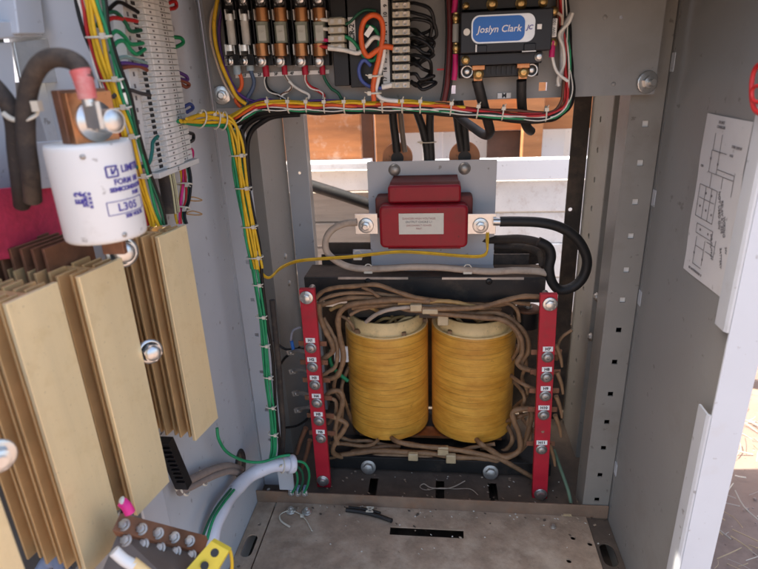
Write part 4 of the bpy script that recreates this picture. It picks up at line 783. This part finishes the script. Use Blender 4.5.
b=MB(); b.tube(path([(272,300),(276,340),(279,370),(281,400),(283,430),(282,455)],.83),.0048,9); solo('black_conduit_cable','dark grey cable running down right of the green bundle','cable',b,dcab)
for k,(m,l,o) in enumerate(((yel,'yellow wire swinging right from the left bundle to the reactor plate',0),(wm('yellow_dark_wire',(.50,.30,.02)),'second yellow wire lying against the upper one under the reactor',1.6))):
    b=MB(); b.tube(path([(256,262+o,.785),(262,273+o,.80),(270,277+o*.5,.82),(281,267+o,.88),(297,260.5+o,.95),(320,258+o,.97),(350,256+o,.975),(372,253.5+o,.975),(400,251+o,.98),(430,252.5+o,.98),(460,255+o,.98),(480,255.5+o,.98),(487,251+o,.98),(488-o,240,.985),(488.5-o,231,.99)],.98),.0017,8); solo('yellow_wire',l,'wire',b,m,0)
# ================================================================ left : terminal rail, duct, wires on the wall
XB=-.333
tr=thing('terminal_rail','tall grey terminal rail with white number markers on the left wall','terminal rail',PX(170,168,XB))
z0r=PX(172,166,XB).z; z1r=z0r+.235; yA,yB=.626,.739
b=MB(); b.box((XL+.0005,yA-.004,z0r-.006),(-.340,yB+.004,z1r)); part(tr,'rail',b,zinc)
n=36; h=(z1r-z0r)/n; gpd=mat('dark_slot',(.02,.02,.02),.8)
for i in range(n):
    z=z0r+i*h; b=MB(); b.box((-.340,yA+.004,z),(-.335,yB,z+h*.93)); b.box((-.335,yA+.030,z),(-.329,yA+.072,z+h*.93)); b.box((-.335,yA+.076,z+h*.05),(-.3325,yB-.006,z+h*.85)); 
    b.box((-.335,yA+.006,z+h*.1),(-.3335,yA+.016,z+h*.3)); b.box((-.335,yA+.030,z),(-.3305,yA+.026,z+h*.25))
    b.mi=1; b.box((-.329,yA+.034,z+h*.08),(-.3282,yA+.058,z+h*.86)); b.mi=2; b.box((-.3352,yA+.017,z+h*.25),(-.3345,yA+.026,z+h*.85)); 
    b.mi=3; b.box((-.3283,yA+.044,z+h*.3),(-.328,yA+.048,z+h*.62)); b.box((-.3326,yA+.082,z+h*.3),(-.3323,yA+.086,z+h*.6)); b.box((-.3326,yA+.090,z+h*.2),(-.3323,yA+.0915,z+h*.7))
    part(tr,'terminal',b,[gplas,labw,gpd,inkg])
b=MB(); b.box((-.340,yA+.000,z0r-.0075),(-.3275,yB+.002,z0r-.0006)); ec=part(tr,'end_stop',b,gplas,.001)
b=MB(); put_text(b,'Z',V((-.3272,yA+.05,z0r-.004)),YA,ZA,.006); part(ec,'writing',b,ink)
b=MB(); xq(b,((119,-30),(127,-30),(147,160),(138,163)),-.329,.012); b.mi=1
dd=[PX(124+18.5*k/15,-22+180*k/15,-.3285) for k in range(16)]
for q in dd: b.box((q.x-.0002,q.y-.0015,q.z-.0022),(q.x+.0003,q.y+.0015,q.z+.0022))
solo('slotted_duct','narrow grey slotted rail left of the white number markers','duct',b,[gplas,inkg])
Py=pathX([(84,-30),(90,0),(97,30),(106,62),(116,96),(127,132),(139,172),(149,205),(155,225)],-.324)
harness('wall_bundle','thick yellow and multicoloured wire bundle left of the terminal rail',Py,
 [(yel,-.004,.002,.002),(yel,0,.003,.002),(yel,.004,.0025,.002),(wht,-.0065,-.001,.0013),(rdw,-.009,0,.0018),(wht,-.0115,0,.0012),(bkw,-.0135,-.001,.0018),(grn,.008,0,.0018),(dgr,.0105,-.001,.0018),(bkw,.0125,-.002,.0017),(org,-.006,-.002,.0016)],[2.2,3.5,4.3,5.1,6.1],(.0125,.007))
for k,(pts,m,l) in enumerate((([(97,26),(103,15),(115,12),(125,22),(131,31),(141,30)],dgr,'uppermost dark green wire arching to the terminal rail'),([(108,38),(116,31),(124,36),(131,44),(143,43)],grn,'second green wire arching to the terminal rail'),([(111,53),(116,43),(124,41),(131,50),(137,54),(145,49)],grn,'third green wire with a low sag before the terminal rail'),([(104,24),(112,18),(124,19),(137,21)],rdw,'bright red wire crossing above the green arches'),([(115,60),(124,57),(134,59),(146,63)],wm('grey_green_wire',(.20,.30,.27)),'grey green wire above the purple one'),([(116,64),(126,63),(137,65),(147,66)],prp,'purple wire crossing to the terminal rail'),([(116,70),(126,67),(138,66),(147,70)],wm('rust_wire',(.20,.055,.03)),'rust brown wire under the purple one'),([(108,10),(118,2),(128,6),(138,12)],bkw,'black wire at the very top of the terminal rail'),([(113,97),(119,92),(130,90),(140,93),(150,95)],wm('charcoal_wire',(.05,.045,.045)),'charcoal wire crossing at mid rail'),([(131,166),(140,167),(149,163),(152,152),(153,142),(158,136)],wm('teal_wire',(.02,.14,.11)),'teal wire looping at the foot of the terminal rail'))):
    b=MB(); b.tube(pathX(pts,-.322),.0021,8); solo('rail_wire',l,'wire',b,m)
for k,(pts,m,l) in enumerate((([(168,3),(175,1),(176,7),(169,9)],rdw,'red wire loop at the top right of the terminal rail'),([(172,37),(181,38),(183,43),(175,47),(171,45)],grn,'green wire loop right of the terminal rail'),([(178,72),(186,76),(187,80),(179,79)],prp,'purple wire loop right of the terminal rail'),([(179,79),(189,84),(186,87),(180,83)],wm('rust_wire',(.2,.05,.03)),'rust wire loop under the purple loop'),([(184,107),(190,104),(193,108),(187,112)],blw,'blue wire loop just above the yellow bundle'),([(187,133),(193,134),(193,140),(188,142)],bkw,'black hooked wire end under the yellow bundle'),([(187,148),(192,150),(192,157),(188,155)],mag,'pink hooked wire end at the foot of the terminal rail'))):
    b=MB(); b.tube(pathX(pts,-.336),.0024,8); solo('wire_loop',l,'wire',b,m)
Pd=pathX([(183,163),(184,180),(183,200),(180,214),(180,224)],-.338)
harness('rail_tail','pink, yellow and black wires hanging from the foot of the terminal rail',Pd,[(yel,-.004,.001,.0018),(pnk,0,.002,.002),(rdw,.003,.0015,.0016),(bkw,.008,0,.002),(dgr,.0055,0,.0016),(prp,-.002,-.002,.0016)],[1.2,2.6],(.011,.006))
b=MB(); P=pathX([(164,168),(168,190),(171,213)],-.338); b.tube(P,.0095,12,3); b.mi=1
for k in range(3): b.tube([q+XA*.0085+YA*(-.005+.005*k) for q in P],.0013,6,3)
solo('striped_cable','thick dark cable with pale stripes below the terminal rail','cable',b,[dcab,mat('pale_khaki',(.50,.46,.26),.6)])
for yy,l in((199,'upper'),(213,'lower')):
    b=MB(); P=pathX([(186,yy),(193,yy-2),(202,yy+1),(196,yy+2),(187,yy+1)],-.336); b.tube(P,.0009,6,6); solo('tie_tail','%s bent tie tail poking right above the gold heat sink'%l,'cable tie',b,tan2)
# ================================================================ heat sinks
AX=V((.19,.982,0)).normalized(); NX=V((.982,-.19,0)).normalized()
def heat_sink(p0,L,zt,zb,nf,label,pitch=.0122,split=True):
    root=thing('heat_sink',label,'heat sink',V((p0[0],p0[1],zb)),'gold heat sinks on the left door')
    o=V((p0[0],p0[1],0))
    for k in range(nf):
        t=.0045 if k==0 else .0028; b=MB(); l0=0 if k%2==0 else .004; c=o-NX*(pitch*k+t/2)
        if k==0 or not split: segs=((l0,L),)
        else: segs=((l0,L*.5-.004),(L*.5+.004,L-l0*.4))
        for a0,a1 in segs: b.obox(c+AX*(a0+a1)/2+ZA*(zt+zb)/2,AX*((a1-a0)/2),NX*(t/2),ZA*((zt-zb)/2-(.0006*(k%3))))
        part(root,'face_plate' if k==0 else 'fin',b,gold if k==0 else goldd,.0005)
    b=MB(); b.obox(o-NX*(pitch*(nf-1)/2+.004)+AX*L*.5+ZA*(zt+zb)/2,AX*.0038,NX*(pitch*(nf-1)/2),ZA*((zt-zb)/2-.003)); part(root,'spine',b,goldd)
    return root
zA=CZ-.16
sA=heat_sink((-.303,.552),.051,zA,CZ-.424,8,'gold finned heat sink standing farthest back by the cabinet wall',.0105)
sB=heat_sink((-.315,.429),.054,zA,CZ-.427,8,'gold finned heat sink in the middle of the row')
sC=heat_sink((-.3365,.368),.05,zA,CZ-.444,7,'gold finned heat sink in front, its broad face fully in view')
sD=heat_sink((-.318,.238),.047,CZ-.20,CZ-.41,4,'gold finned heat sink cut off by the lower left corner')
b=MB()
for k in range(6): b.obox(V((-.352-.011*k,.475,CZ-.17)),NX*.0015,AX*.028,ZA*.03)
b.obox(V((-.38,.475,CZ-.185)),NX*.035,AX*.003,ZA*.012); solo('finned_block','brown finned block partly hidden behind the white cylinder','heat sink',b,copd,.0005)
for a,c,r,l in((123,252,.0125,'upper'),(151,352,.0105,'lower')):
    q=PY(a,c,.492); d=V((.75,-.62,.1)).normalized(); st_=thing('rectifier_stud','%s silver rectifier stud between the two far heat sinks'%l,'stud',q-ZA*.012)
    b=MB(); b.lathe(q,d,[(.0002,-.004),(r*1.25,-.004),(r*1.25,-.001),(r,-.001)],24); part(st_,'washer',b,zinc); b=MB(); b.cyl(q-d*.001,q+d*.006,r*.92,n=6,smooth=False); b.dome(q+d*.006,d,r*.8,.004,18); part(st_,'nut',b,zinc)
q=PY(-3,456,.30); d=V((.8,-.58,.1)).normalized(); b=MB(); b.hexbolt(q,d,.0085,.008,1.5,.006); solo('silver_bolt','silver bolt head at the left picture edge beside the corner heat sink','bolt',b,zinc)
# ================================================================ white cylinder fuse
YF2=.445; cF=PY(98.5,195,YF2); dep=(cF-CAM).dot(FW); rF=39./FPX*dep; zT=PY(92,146,YF2-rF*.9).z; zB=PY(104,245,YF2-rF*.9).z
cf=thing('cylinder_fuse','large white ceramic cylinder fuse printed in blue with a bolted copper tab','fuse',V((cF.x,YF2,zB)))
o=V((cF.x,YF2,0)); b=MB(); b.lathe(o,ZA,[(.0003,zB),(rF*.955,zB),(rF*.985,zB+.0012),(rF,zB+.004),(rF,zT-.004),(rF*.985,zT-.0012),(rF*.955,zT),(.0003,zT)],64); part(cf,'body',b,porc)
b=MB()
vx=(V((o.x,o.y,0))-V((0,0,0))); view0=math.atan2(-o.x,o.y)      # angle of the outward direction that faces the camera
def cyl_pt(px_off,z,dr=.0003):   # px offset from the cylinder axis -> point on its surface
    s=max(-.995,min(.995,px_off/39.)); a=math.asin(s); f=V((-o.x,-o.y,0)).normalized(); rt=V((-f.y,f.x,0)); return o+(f*math.cos(a)+rt*math.sin(a))*(rF+dr)+ZA*z
def cyl_text(txt,px0,py,size,vertical=False,off=.0002,sp=1.):
    vs,fs=text_mb(txt,size,off=off,space=sp); a0=math.asin(max(-.99,min(.99,px0/39.))); z=zT+(zB-zT)*py; f=V((-o.x,-o.y,0)).normalized(); rt=V((-f.y,f.x,0)); P=[]
    for q in vs:
        x,y=(q.x,q.y) if not vertical else (-q.y,q.x)
        a=a0+x/rF; P.append(o+(f*math.cos(a)+rt*math.sin(a))*(rF+.0002+q.z)+ZA*(z+y))
    b.add(P,fs)
U=rF/39
cyl_text('LIMITRON',36.5,.265,9.5*U,off=.0002); cyl_text('FORM 101',29,.385,7.6*U); cyl_text('SEMICONDUCTOR',30,.46,5.6*U,off=.00025); cyl_text('FUSE',33,.525,5*U)
cyl_text('L305',24,.645,10.5*U,sp=1.1); cyl_text('350 VOLTS',29,.745,5*U)
cyl_text('E 2',-17,.50,9*U,True,.0004); cyl_text('50kA',-12,.52,6.4*U,True,.0003); cyl_text('o x o o',-8,.53,5*U,True,.0003)
def bar(a0,z0,a1,z1,t): # bar on the surface between (angle,z) points
    n=8; f=V((-o.x,-o.y,0)).normalized(); rt=V((-f.y,f.x,0)); pts=[]
    for i in range(n+1):
        a=a0+(a1-a0)*i/n; z=z0+(z1-z0)*i/n; pts.append(o+(f*math.cos(a)+rt*math.sin(a))*(rF+.0001)+ZA*z)
    b.tube(pts,t,4,1)
zf=lambda p: zT+(zB-zT)*p
for L in((.13,.575,1.25,.575),(.13,.71,1.25,.71),(.13,.575,.13,.71),(1.25,.575,1.25,.71)): bar(L[0],zf(L[1]),L[2],zf(L[3]),.0004)
for L in((.27,.22,.55,.22),(.27,.325,.55,.325),(.27,.22,.27,.325),(.55,.22,.42,.30),(.40,.24,.40,.30),(.55,.25,.55,.325)): bar(L[0],zf(L[1]),L[2],zf(L[3]),.0008)
part(cf,'writing',b,inkb)
for po,pz in((-6,.10),(15,.93)): b=MB(); q=cyl_pt(po,zf(pz)); d=(q-o); d.z=0; b.dome(q,d,.0022,.0012,12,3); part(cf,'pin',b,dzinc)
yT=YF2+.002; a,c=PY(61,148,yT),PY(101,92,yT); 
d=V((.88,-.47,.02)).normalized(); q=PY(96,121,yT-.004)
e_=V((.47,.88,0)).normalized(); dn=V((.88,-.47,0)).normalized(); zc=PY(80,93,yT).z; cq=V((q.x,q.y,0))
b=MB(); b.obox(cq-dn*.0055+ZA*(zT+zc)/2,dn*.004,e_*.019,ZA*((zc-zT)/2+.001)); tb=part(cf,'copper_tab',b,cop,.0008)
b=MB(); b.obox(cq-dn*.0155+ZA*(zT+zc)/2,dn*.0055,e_*.020,ZA*((zc-zT)/2+.003)); part(cf,'copper_tab',b,copd,.0008)
b=MB(); b.lathe(q,d,[(.006,-.003),(.0158,-.003),(.0163,0),(.0158,.0014),(.0125,.002),(.012,.0045),(.006,.0045)],36); part(cf,'washer',b,zinc)
b=MB(); b.cyl(q+d*.003,q+d*.011,.0098,n=6,smooth=False); b.cyl(q+d*.011,q+d*.026,.0092,n=24); b.dome(q+d*.026,d,.0085,.002,20,3); part(cf,'bolt',b,zinc)
b=MB(); b.box((o.x-.016,YF2+.012,zB-.022),(o.x+.005,YF2+.018,zB+.001)); part(cf,'copper_tab',b,copd,.0008)
# cable to the fuse
P=[PY(88,98,.425),PY(85,80,.425),PY(79,66,.428),PY(68,59,.43),PY(52,58,.43),PY(39,66,.43),PY(30,84,.43),PY(26,108,.43),PY(26,140,.43),PY(30,170,.43),PY(33,200,.44)]
fc=thing('fuse_cable','thick dark cable arching down from the faded red boot on the fuse bolt','cable',P[-1])
b=MB(); b.tube(P[1:],.0072,14,7); part(fc,'jacket',b,dcab)
b=MB(); b.tube([PY(80,70,.425),PY(84,82,.4245),PY(88,99,.424)],lambda t:.0078-.001*t,14,5); part(fc,'boot',b,pinkboot)
b=MB(); b.tube([PY(87,96,.424),PY(90,106,.424)],.005,12,1); b.obox(PY(93,115,.424),V((.008,-.004,0)),V((.0008,.0015,0)),V((0,0,.010))); part(fc,'lug',b,zinc)
b=MB(); b.tube([PY(-14,78,.44),PY(-2,90,.44),PY(8,104,.44),PY(14,124,.44),PY(16,150,.44),PY(20,185,.44),PY(22,205,.45)],.0068,14,7); solo('door_cable','second thick dark cable coming in from the left picture edge','cable',b,dcab)
b=MB(); P=[PY(3,113,.431),PY(12,119,.428),PY(24,120,.426),PY(36,115,.428),PY(38,108,.432)]; b.tube(P,.0021,8,5,flat=.5); b.obox(PY(37,106,.428),XA*.003,YA*.003,ZA*.004); solo('cable_tie','pale nylon tie holding the two thick dark cables together','cable tie',b,tie)
b=MB(); xq(b,((22,143),(78,139),(80,185),(30,190)),-.375,.004); solo('white_plate','white painted plate edge behind the copper tab of the fuse','plate',b,white,.001)
# ================================================================ lower left
b=MB(); P=[PW(*q) for q in((291,464,.80),(272,466,.78),(253,474,.76),(236,489,.74),(222,509,.72),(212,535,.70),(207,580,.69))]
wc=thing('white_conduit','white plastic conduit bending from the floor up to a green wire outlet','conduit',P[-1]); b.tube(P,lambda t:.0122+.0006*math.sin(t*30),18,8); part(wc,'tube',b,wcon)
b=MB(); d=(P[0]-P[1]).normalized(); b.lathe(P[0],d,[(.010,-.006),(.0165,-.006),(.0165,.004),(.0155,.006),(.0105,.006),(.0100,-.002)],26); part(wc,'end_collar',b,wcon)
b=MB(); ring(b,P[0]-d*.018,d,.0138,.0138,.0012); part(wc,'tie',b,tie)
for k,(pts,m,r,l) in enumerate((([(217,428,.70),(219,440,.70),(228,453,.71),(245,461,.74),(262,462,.76),(278,457,.78),(290,455,.79)],grn,.0024,'green wire swinging from behind the far heat sink over the white conduit'),([(294,461,.80),(304,463,.81),(309,472,.82),(308,484,.835),(304,493,.842)],grn,.0023,'upper green earth wire from the conduit mouth to the sill'),([(293,464,.80),(301,470,.81),(303,480,.825),(299,492,.842)],dgr,.0023,'middle green earth wire from the conduit mouth to the sill'),([(292,467,.80),(297,474,.81),(297,484,.83),(292,493,.842)],grn,.0022,'lower green earth wire from the conduit mouth to the sill'),([(234,490,.715),(222,505,.71),(213,520,.70),(207,540,.69)],grn,.0022,'green wire lying along the left of the white conduit'),([(231,489,.72),(219,504,.715),(210,519,.705),(203,536,.695)],dgr,.002,'dark green wire tucked beside the green one along the conduit'),([(200,580,.40),(212,561,.41),(221,548,.42),(229,549,.43),(232,562,.425),(231,582,.42)],yel,.0018,'yellow wire loop at the bottom picture edge'),([(124,503,.395),(121,520,.40),(128,528,.40),(120,530,.4)],bkw,.0016,'black wire behind the magenta cap'))):
    P=[PW(*q,.028) for q in pts]; b=MB(); b.tube(P,r,9,7); solo('loose_wire',l,'wire',b,m)
for a,c,w in((291,491,'left'),(298,491.5,'middle'),(304.5,491.5,'right')):
    q=PY(a,c,.843); lg=thing('earth_lug','%s crimped earth lug of the three on the sill'%w,'lug',q); b=MB(); b.tube([q+ZA*.013+XA*.003,q+ZA*.003],.0034,10,1); part(lg,'sleeve',b,wm('blue_grey_sleeve',(.22,.30,.42)))
    b=MB(); b.obox(q-ZA*.004,XA*.0055,YA*.0006,ZA*.006); b.hexbolt(q-ZA*.005-YA*.0006,FR,.0042,.003,1.4,.002); part(lg,'ring',b,zinc)
for a,c,w in((269.5,496,'upright at the left end of the sill'),(291,511,'left, on the floor plate edge'),(307,512,'right, on the floor plate edge')):
    q=PZ(a,c,FZ+.001) if c>500 else PZ(a,c,FZ+.002); b=MB(); b.hexbolt(q,ZA,.0062,.005,1.6,.012 if c<500 else .004); solo('floor_bolt','zinc bolt '+w,'bolt',b,zinc)
b=MB(); b.box((PY(279,482,.84).x,.838,PY(279,489,.84).z),(PY(294,482,.84).x,.8405,PY(279,470,.84).z)); solo('earth_plate','small grey plate with a hole under the conduit mouth','plate',b,greyl,.0005)
q=PX(240,464,XL); b=MB(); b.lathe(V((XL-.001,q.y,q.z)),XA,[(.021,-.003),(.0245,-.003),(.0265,0),(.0265,.003),(.024,.0045),(.0215,.003),(.021,-.003)],32)
b.v=[V((v.x,q.y+(v.y-q.y)*.88,q.z+(v.z-q.z)*1.06)) for v in b.v]; solo('grommet','dark rubber grommet round the oval hole in the left wall','grommet',b,dcab)
b=MB(); b.box((XL-.035,q.y-.06,q.z-.12),(XL-.03,q.y+.30,q.z+.10)); solo('hole_dark_back','dark plate added behind the grommet hole to keep it dark','plate',b,bake)  # added sheet, keeps outside brightness from showing in the hole
for k,(pts,l) in enumerate((([(178,486,.58),(196,477,.62),(214,469,.67),(229,466,.72),(243,470,.735)],'upper'),([(180,492,.58),(200,482,.62),(218,474,.67),(232,471,.72),(243,476,.735)],'lower'))):
    b=MB(); b.tube([PW(*q,.016) for q in pts[:-1]]+[PX(pts[-1][0],pts[-1][1],XL-.006)],.0056,10,6); solo('grey_brown_cable','%s dusty grey brown cable running into the grommet hole'%l,'cable',b,tan if 0 else mat('dusty_grey_cable',(.24,.19,.16),.75,var=.25,bump=.15))
b=MB(); ring(b,PW(203,478,.63,.016),V((.9,.3,.4)),.0115,.0115,.0013); ring(b,PW(184,487,.585,.016),V((.9,.3,.4)),.012,.012,.0015); solo('cable_tie','pale nylon ties round the two grey brown cables','cable tie',b,tie)
b=MB(); A,B=PW(164,440,.61,.03),PW(184,486,.61,.03); dd=(B-A); b.obox((A+B)/2,dd/2,dd.cross(YA).normalized()*.0085,YA*.007)
for k in range(9): b.obox(A+dd*(.1+.09*k)-YA*.008+XA*.004,dd.normalized()*.0012,dd.cross(YA).normalized()*.0055,YA*.0015)
solo('ribbed_strip','black ribbed plastic strip hanging below the far heat sink','strip',b,bake,.0005)
bb_=thing('terminal_busbar','brown copper busbar with a row of bolts at the lower left','busbar',PY(160,535,.53))
A,B=PY(117,521,.388),PY(204,543,.44); dd=(B-A); u=dd.normalized(); v=V((.15,.55,-.8)).normalized()
b=MB(); w=u.cross(V((0,-.6,.8))).normalized(); b.obox((A+B)/2-ZA*.004,dd/2,V((0,.0085,.0028)),V((0,-.0012,.0045))); part(bb_,'bar',b,copd,.0006)
for k in range(5):
    for rw in(0,1):
        q=A+dd*(.10+.185*k+.04*rw)+V((0,-.004-.008*rw,.002-.010*rw)); b=MB(); b.hexbolt(q,V((.1,-.55,.8)),.0044,.003,1.35,.002); part(bb_,'bolt',b,dzinc)
b=MB(); A2,B2=PY(118,540,.52),PY(196,556,.50); b.add([A-V((0,.002,.012)),B-V((0,.002,.012)),PY(190,600,.36),PY(90,600,.34),A-V((0,-.004,.018)),B-V((0,-.004,.018)),PY(190,600,.36)-V((0,-.01,.006)),PY(90,600,.34)-V((0,-.01,.006))],[(0,1,2,3),(7,6,5,4),(0,4,5,1),(1,5,6,2),(2,6,7,3),(3,7,4,0)]); solo('insulating_board','dark brown insulating board below the bolted busbar','board',b,mat('dark_brown_phenolic',(.11,.085,.07),.6,var=.2,bump=.08),0)
b=MB(); b.quad(PY(177,580,.38),PY(211,541,.41),PY(229,551,.42),PY(206,590,.39),(0,-1,.5),.008); b.mi=1
for a,c in((215,553),(205,566)): q=PY(a,c,.396); b.cyl(q,q+V((0,-.6,.8))*.002,.004,n=12)
solo('yellow_plate','bright yellow plastic plate at the bottom edge beside the board','plate',b,[mat('yellow_plastic',(.66,.52,.05),.45),ink],.0008)
b=MB(); b.tube([PY(114,551,.345),PY(124,560,.345),PY(135,566,.345)],.005,12,4); b.mi=1; b.tube([PY(132,563,.346),PY(160,585,.345)],.0055,12,2); solo('bone_cartridge','bone white cartridge with a tan end lying on the dark board','cartridge',b,[porc,cream])
b=MB(); b.tube([PY(122,502,.39),PY(127,507,.388),PY(130,513,.387)],.005,10,2); b.mi=1; b.dome(PY(122,501,.389),V((-.6,-.5,.6)),.0043,.0025,12,3); solo('magenta_plug','bright magenta cap under the front heat sinks','cap',b,[pnk,bone])
b=MB(); b.tube([PY(40,575,.40),PY(48,562,.41),PY(58,560,.41),PY(66,575,.40)],.008,10,5); solo('pale_blue_cable','pale blue grey cable hump at the bottom left picture edge','cable',b,wm('pale_blue_jacket',(.36,.42,.55)))
b=MB(); xq(b,((140,500),(163,488),(176,545),(150,545)),-.341,.004); solo('wall_rib','pale grey vertical rib on the lower left wall','rib',b,greyl,.002)
# ================================================================ loose bits on the floor
b=MB(); P=[PZ(a,c,FZ+.004) for a,c in((290,527),(281,521),(280,515),(288,511),(298,513),(306,520),(312,531))]; b.tube(P,.0018,7,6,flat=.5); b.obox(PZ(302,516,FZ+.004),XA*.003,YA*.0025,ZA*.002); solo('loose_tie','curled bone coloured nylon tie lying on the floor plate','cable tie',b,tie)
b=MB(); P=[PZ(a,c,FZ+.005) for a,c in((465,481),(450,488),(432,488),(424,484),(420,487),(426,490),(440,488),(455,489),(470,489),(478,495))]; b.tube(P,.0011,6,6,flat=.6); solo('loose_tie','thin grey looped tie lying on the rear floor','cable tie',b,mat('dusty_tie',(.40,.33,.25),.7))
b=MB(); P=[PZ(a,c,FZ+.006) for a,c in((346,510),(362,512),(378,516),(392,521))]; b.tube(P,.0042,9,4); b.tube([q+V((.004,.006,.001)) for q in P[:3]],.0028,8,4); b.mi=1
q=PZ(370,512,FZ+.006)
for s_ in(-1,1): b.obox(q+V((0,0,.006)),V((.006,.004*s_,0)),V((.0008,-.0008*s_,0))*.8,ZA*.0007); b.obox(q+V((0,s_*.006,.006)),XA*.007,YA*.0007,ZA*.0008)
solo('black_rod','black rubber rod with a clear clip lying against the sill','rod',b,[rub,tie])
b=MB(); b.tube([PY(554,450,.95),PY(561,470,.91),PY(568,490,.875),PY(571,503,.86)],.0034,8,4); solo('green_strap','faded green strap slanting from the right red bar to the sill','strap',b,mat('faded_green',(.10,.16,.10),.7))
b=MB(); q=PY(567,519,.843)
for k in(-1,1): b.tube([q+V((.006*k+.004*math.cos(j*math.tau/10),0,.008*math.sin(j*math.tau/10))) for j in range(10)],.0008,5,1,True)
b.obox(q+ZA*.009,XA*.007,YA*.002,ZA*.0008); solo('clear_clip','clear plastic clip hooked on the sill near its right end','clip',b,tape)
q=PZ(553,527,FZ+.001); b=MB(); b.hexbolt(q,ZA,.004,.004,1.4,.002); solo('small_bolt','small dull bolt on the floor plate below the clear clip','bolt',b,dzinc)
q=PZ(596,512,FZ+.003); b=MB(); b.cyl(q,q+ZA*.014,.0038,n=12); solo('sill_stud','short steel stud at the right end of the sill','stud',b,dzinc)
random.seed(21); b=MB()
for i in range(260):
    x=random.uniform(-.29,.3); y=random.choice((random.uniform(.6,.84),random.uniform(.87,.95),random.gauss(.835,.008))); r=random.uniform(.0005,.0021); z=FZ+.0005
    if not .57<y<.945: continue
    b.mi=random.choice((0,0,1,2)); r=min(r,.0011) if b.mi==1 else r; b.obox(V((x,y,z+r*.5)),V((r,r*random.uniform(-.7,.7),0)),V((-r*.4,r*.7,0)),ZA*r*.5)
tag(mesh_obj('dirt_crumbs',b,[flo,bone,flor]),'crumbs and flakes scattered over the floor',None,None,'stuff')
# ================================================================ light
w=bpy.data.worlds.new('World'); S.world=w; w.use_nodes=True; nt=w.node_tree; bg=nt.nodes['Background']; sk=nt.nodes.new('ShaderNodeTexSky'); sk.sky_type='NISHITA'; sk.sun_disc=False
SUN_EL,SUN_AZ=58,-87     # azimuth of the sun: clockwise from +Y
sk.sun_elevation=R(SUN_EL); sk.sun_rotation=R(SUN_AZ); sk.air_density=1; sk.dust_density=4; sk.ozone_density=.35; nt.links.new(sk.outputs[0],bg.inputs[0]); bg.inputs[1].default_value=.15
sd=V((math.sin(R(SUN_AZ))*math.cos(R(SUN_EL)),math.cos(R(SUN_AZ))*math.cos(R(SUN_EL)),math.sin(R(SUN_EL))))
l=bpy.data.lights.new('sun','SUN'); l.energy=5; l.angle=R(.5); l.color=(1,.93,.82); lo=bpy.data.objects.new('sun',l); C.objects.link(lo); lo.rotation_euler=sd.to_track_quat('Z','Y').to_euler(); lo.location=(-2,-1,4)
S.view_settings.view_transform='Standard'; S.view_settings.look='None'; S.view_settings.gamma=1; S.view_settings.exposure=1.95
S.render.engine='CYCLES'; S.cycles.use_denoising=True; S.cycles.max_bounces=10; S.cycles.diffuse_bounces=6
S.cycles.sample_clamp_indirect=8
